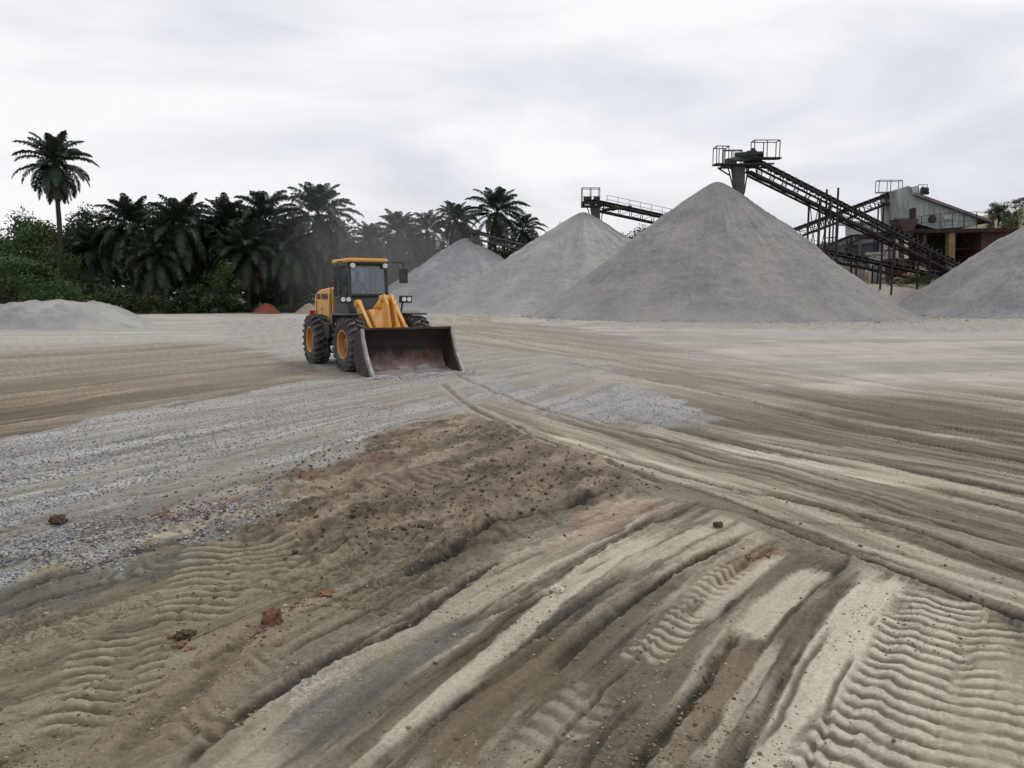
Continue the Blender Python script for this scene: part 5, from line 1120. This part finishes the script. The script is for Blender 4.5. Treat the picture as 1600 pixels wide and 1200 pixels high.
for s in (-1, 1):
    b = MB(); b.box((1.2, s * .92, 1.47), (.95, .52, .05)); b.box((.74, s * .92, 1.30), (.05, .52, .36)); F(b.build('front_mudguard', MG, ld, bevel=.015))
    b = MB(); b.bar((.95, s * .74, 1.5), (.95, s * .80, 1.84), .04); F(b.build('lamp_post', MK, ld))
    lx = .95; ly = s * .88
    b = MB(); b.box((lx, ly, 1.86), (.14, .34, .20)); hl = F(b.build('headlight', MK, ld, bevel=.015)); hl.name = 'headlight'
    b = MB()
    for dy in (-.075, .075): b.tube((lx + .07, ly + dy, 1.86), (lx + .085, ly + dy, 1.86), .062, n=14)
    lens = b.build('lens', MWHT, hl)
    # lift arm: deep plate that kinks down to the bucket
    arm = [(.78, 1.72), (.95, 1.86), (1.15, 1.70), (1.70, 1.20), (2.02, 1.00), (2.34, .56), (2.38, .30), (2.24, .24), (2.10, .40), (1.95, .72), (1.55, .92), (1.1, 1.32)]
    b = MB(); b.prism(arm, s * .50 - .05, s * .50 + .05); b.tube((.92, s * .50 - .09, 1.74), (.92, s * .50 + .09, 1.74), .10, n=12); b.tube((2.30, s * .50 - .1, .36), (2.30, s * .50 + .1, .36), .10, n=12); F(b.build('lift_arm', MY, ld, bevel=.015))
    b = MB(); b.tube((.55, s * .40, .75), (1.25, s * .40, .92), .075, n=12); b.build('lift_cylinder', MY, ld); F(ld.children[-1])
    b = MB(); b.tube((1.25, s * .40, .92), (1.75, s * .42, 1.02), .04, n=10); F(b.build('piston_rod', MCHR, ld))
b = MB(); b.box((2.0, 0, .95), (.30, .94, .26)); b.tube((1.9, -.48, 1.0), (1.9, .48, 1.0), .13, n=12); F(b.build('arm_crossmember', MY, ld, bevel=.03))
b = MB(); b.prism([(1.55, 1.95), (1.75, 2.0), (1.95, 1.75), (2.12, 1.1), (2.25, .72), (2.12, .62), (1.95, .9), (1.75, 1.25), (1.55, 1.7)], -.14, -.06); b.prism([(1.55, 1.95), (1.75, 2.0), (1.95, 1.75), (2.12, 1.1), (2.25, .72), (2.12, .62), (1.95, .9), (1.75, 1.25), (1.55, 1.7)], .06, .14); b.tube((1.66, -.2, 1.88), (1.66, .2, 1.88), .09, n=12); F(b.build('bell_crank', MY, ld, bevel=.015))
b = MB(); b.tube((.85, 0, 1.50), (1.32, 0, 1.74), .12, n=14); F(b.build('tilt_cylinder', MY, ld)); b = MB(); b.tube((1.32, 0, 1.74), (1.62, 0, 1.87), .05, n=10); F(b.build('piston_rod', MCHR, ld))
b = MB(); b.bar((2.15, 0, .68), (2.42, 0, .78), .09, .12); F(b.build('bucket_link', MY, ld))
# bucket (opening forward, edge on the ground)
BW = 1.23
shell = [(3.72, .035), (3.15, .04), (2.86, .12), (2.70, .32), (2.66, .58), (2.76, .86), (2.98, 1.09), (3.10, 1.14)]
def offs(P, d):
    o = []
    for i, p in enumerate(P):
        a = Vector(P[max(0, i - 1)]); c = Vector(P[min(len(P) - 1, i + 1)]); t = (c - a).normalized(); o.append((p[0] - t.y * d, p[1] + t.x * d))
    return o
b = MB(); inn = shell; ou = offs(shell, .035); b.prism(inn + ou[::-1], -BW, BW); 
bk = FB(b.build('bucket', MBK, ld))
lin_ = offs(shell, -.004); lin2 = offs(shell, -.010); b = MB(); b.prism([(x, z) for x, z in lin_[:-1]] + [(x, z) for x, z in lin2[:-1]][::-1], -BW + .01, BW - .01); b.build('inner_lining', MBI, bk)
for s in (-1, 1):
    b = MB(); b.prism([(3.74, .03), (3.15, .0), (2.82, .08), (2.63, .32), (2.60, .62), (2.70, .93), (2.95, 1.12), (3.14, 1.17), (3.22, .88), (3.42, .45)], s * BW - .02, s * BW + .02); b.build('side_plate', MBK, bk)
    b = MB(); b.prism([(3.84, .01), (3.70, .01), (3.36, .46), (3.17, .9), (3.12, 1.16), (3.19, 1.16), (3.25, .92), (3.46, .50)], s * BW - .035, s * BW + .035); b.build('side_cutter', MEDG, bk)
b = MB(); b.prism([(3.86, .005), (3.62, .005), (3.62, .04), (3.70, .045)], -BW - .03, BW + .03); b.build('cutting_edge', MEDG, bk)
b = MB(); b.bar((3.10, -BW, 1.145), (3.10, BW, 1.145), .09, .06); b.build('top_lip', MBK, bk, bevel=.01)
# gravel pushed up by the edge
fwd = Vector((math.cos(HEAD + STEER), math.sin(HEAD + STEER), 0)); lft = Vector((-fwd.y, fwd.x, 0))
pp = []; ss = []
for k in range(1800):
    u = rs.uniform(-1.5, 1.5); v = 3.58 + abs(rs.normal()) * .22; q = LO + fwd * v + lft * u; pp.append((q.x, q.y, gz(q.x, q.y) + max(0, .035 - (v - 3.58) * .12))); ss.append(rs.uniform(.010, .024))
tag(scatter('bucket_gravel', pp, ss, island_mat('pushed_gravel', A(120, 118, 118), A(160, 158, 158), A(200, 198, 196)), seed=8), 'loose gravel pushed up before the bucket edge', None, None, 'stuff')

# ------------------------------------------------------------------ dust hanging behind the machine
def dust():
    import bmesh
    bm = bmesh.new(); bmesh.ops.create_icosphere(bm, subdivisions=4, radius=1); me = bpy.data.meshes.new('dust'); bm.to_mesh(me); bm.free()
    o = bpy.data.objects.new('dust', me); COL.objects.link(o); o.location = (-10, 66, 4.5); o.scale = (9, 22, 8.5)
    m = bpy.data.materials.new('hanging_dust'); m.use_nodes = True; t = m.node_tree; t.nodes.clear(); L = t.links.new
    ou = N(t, 'ShaderNodeOutputMaterial'); v = N(t, 'ShaderNodeVolumePrincipled'); v.inputs['Color'].default_value = (.80, .79, .80, 1)
    tc = N(t, 'ShaderNodeTexCoord'); ln = N(t, 'ShaderNodeVectorMath', operation='LENGTH'); L(tc.outputs['Object'], ln.inputs[0])
    mr = N(t, 'ShaderNodeMapRange'); mr.inputs[1].default_value = 1; mr.inputs[2].default_value = .2; mr.inputs[3].default_value = 0; mr.inputs[4].default_value = .009; L(ln.outputs['Value'], mr.inputs[0])
    L(mr.outputs[0], v.inputs['Density']); L(v.outputs[0], ou.inputs['Volume']); me.materials.append(m)
    tag(o, 'thin grey dust hanging in the air behind the loader', kind='stuff')
dust()

# driver
def driver():
    V = [(-.42, 0, 1.78), (-.45, 0, 2.0), (-.46, 0, 2.22), (-.44, 0, 2.36), (-.42, 0, 2.44), (-.40, 0, 2.56), (-.39, 0, 2.66),
         (-.44, .19, 2.28), (-.34, .26, 2.06), (-.12, .16, 2.04), (-.03, .13, 2.06), (-.44, -.19, 2.28), (-.34, -.26, 2.06), (-.12, -.16, 2.04), (-.03, -.13, 2.06),
         (-.40, .11, 1.78), (-.02, .13, 1.80), (.08, .13, 1.50), (.14, .13, 1.40), (-.40, -.11, 1.78), (-.02, -.13, 1.80), (.08, -.13, 1.50), (.14, -.13, 1.40), (-.31, 0, 2.55)]
    E = [(0, 1), (1, 2), (2, 3), (3, 4), (4, 5), (5, 6), (2, 7), (7, 8), (8, 9), (9, 10), (2, 11), (11, 12), (12, 13), (13, 14), (0, 15), (15, 16), (16, 17), (17, 18), (0, 19), (19, 20), (20, 21), (21, 22), (5, 23)]
    Rr = [.13, .14, .14, .06, .055, .10, .07, .07, .05, .038, .04, .07, .05, .038, .04, .09, .07, .05, .05, .09, .07, .05, .05, .03]
    me = bpy.data.meshes.new('person'); me.from_pydata(V, E, []); o = bpy.data.objects.new('person', me); COL.objects.link(o)
    sk = o.modifiers.new('skin', 'SKIN'); sl = me.skin_vertices
    if not sl: me.attributes.new
    for i, r_ in enumerate(Rr): me.skin_vertices[0].data[i].radius = (r_, r_)
    me.skin_vertices[0].data[0].use_root = True
    ss_ = o.modifiers.new('sub', 'SUBSURF'); ss_.levels = 1; ss_.render_levels = 2
    m, t, p = principled('skin_and_shirt', .8); L = t.links.new; tc = N(t, 'ShaderNodeTexCoord'); sp = N(t, 'ShaderNodeSeparateXYZ'); L(tc.outputs['Object'], sp.inputs[0])
    r = N(t, 'ShaderNodeValToRGB'); r.color_ramp.interpolation = 'CONSTANT'; mrg = N(t, 'ShaderNodeMapRange'); mrg.inputs[1].default_value = 1.3; mrg.inputs[2].default_value = 2.8; L(sp.outputs[2], mrg.inputs[0]); L(mrg.outputs[0], r.inputs[0])
    r.color_ramp.elements[0].color = (.02, .02, .03, 1); r.color_ramp.elements[0].position = 0; r.color_ramp.elements[1].color = (.05, .03, .02, 1); r.color_ramp.elements[1].position = .735; e = r.color_ramp.elements.new(.37); e.color = (.045, .05, .07, 1)
    L(r.outputs[0], p.inputs['Base Color']); me.materials.append(m)
    return o
try:
    dr = driver(); dr.location = LO; dr.rotation_euler.z = HEAD
except Exception as ex:
    print('driver', ex); dr = None
if dr: tag(dr, 'person in dark clothes sitting at the wheel in the cab of the yellow loader', 'person')
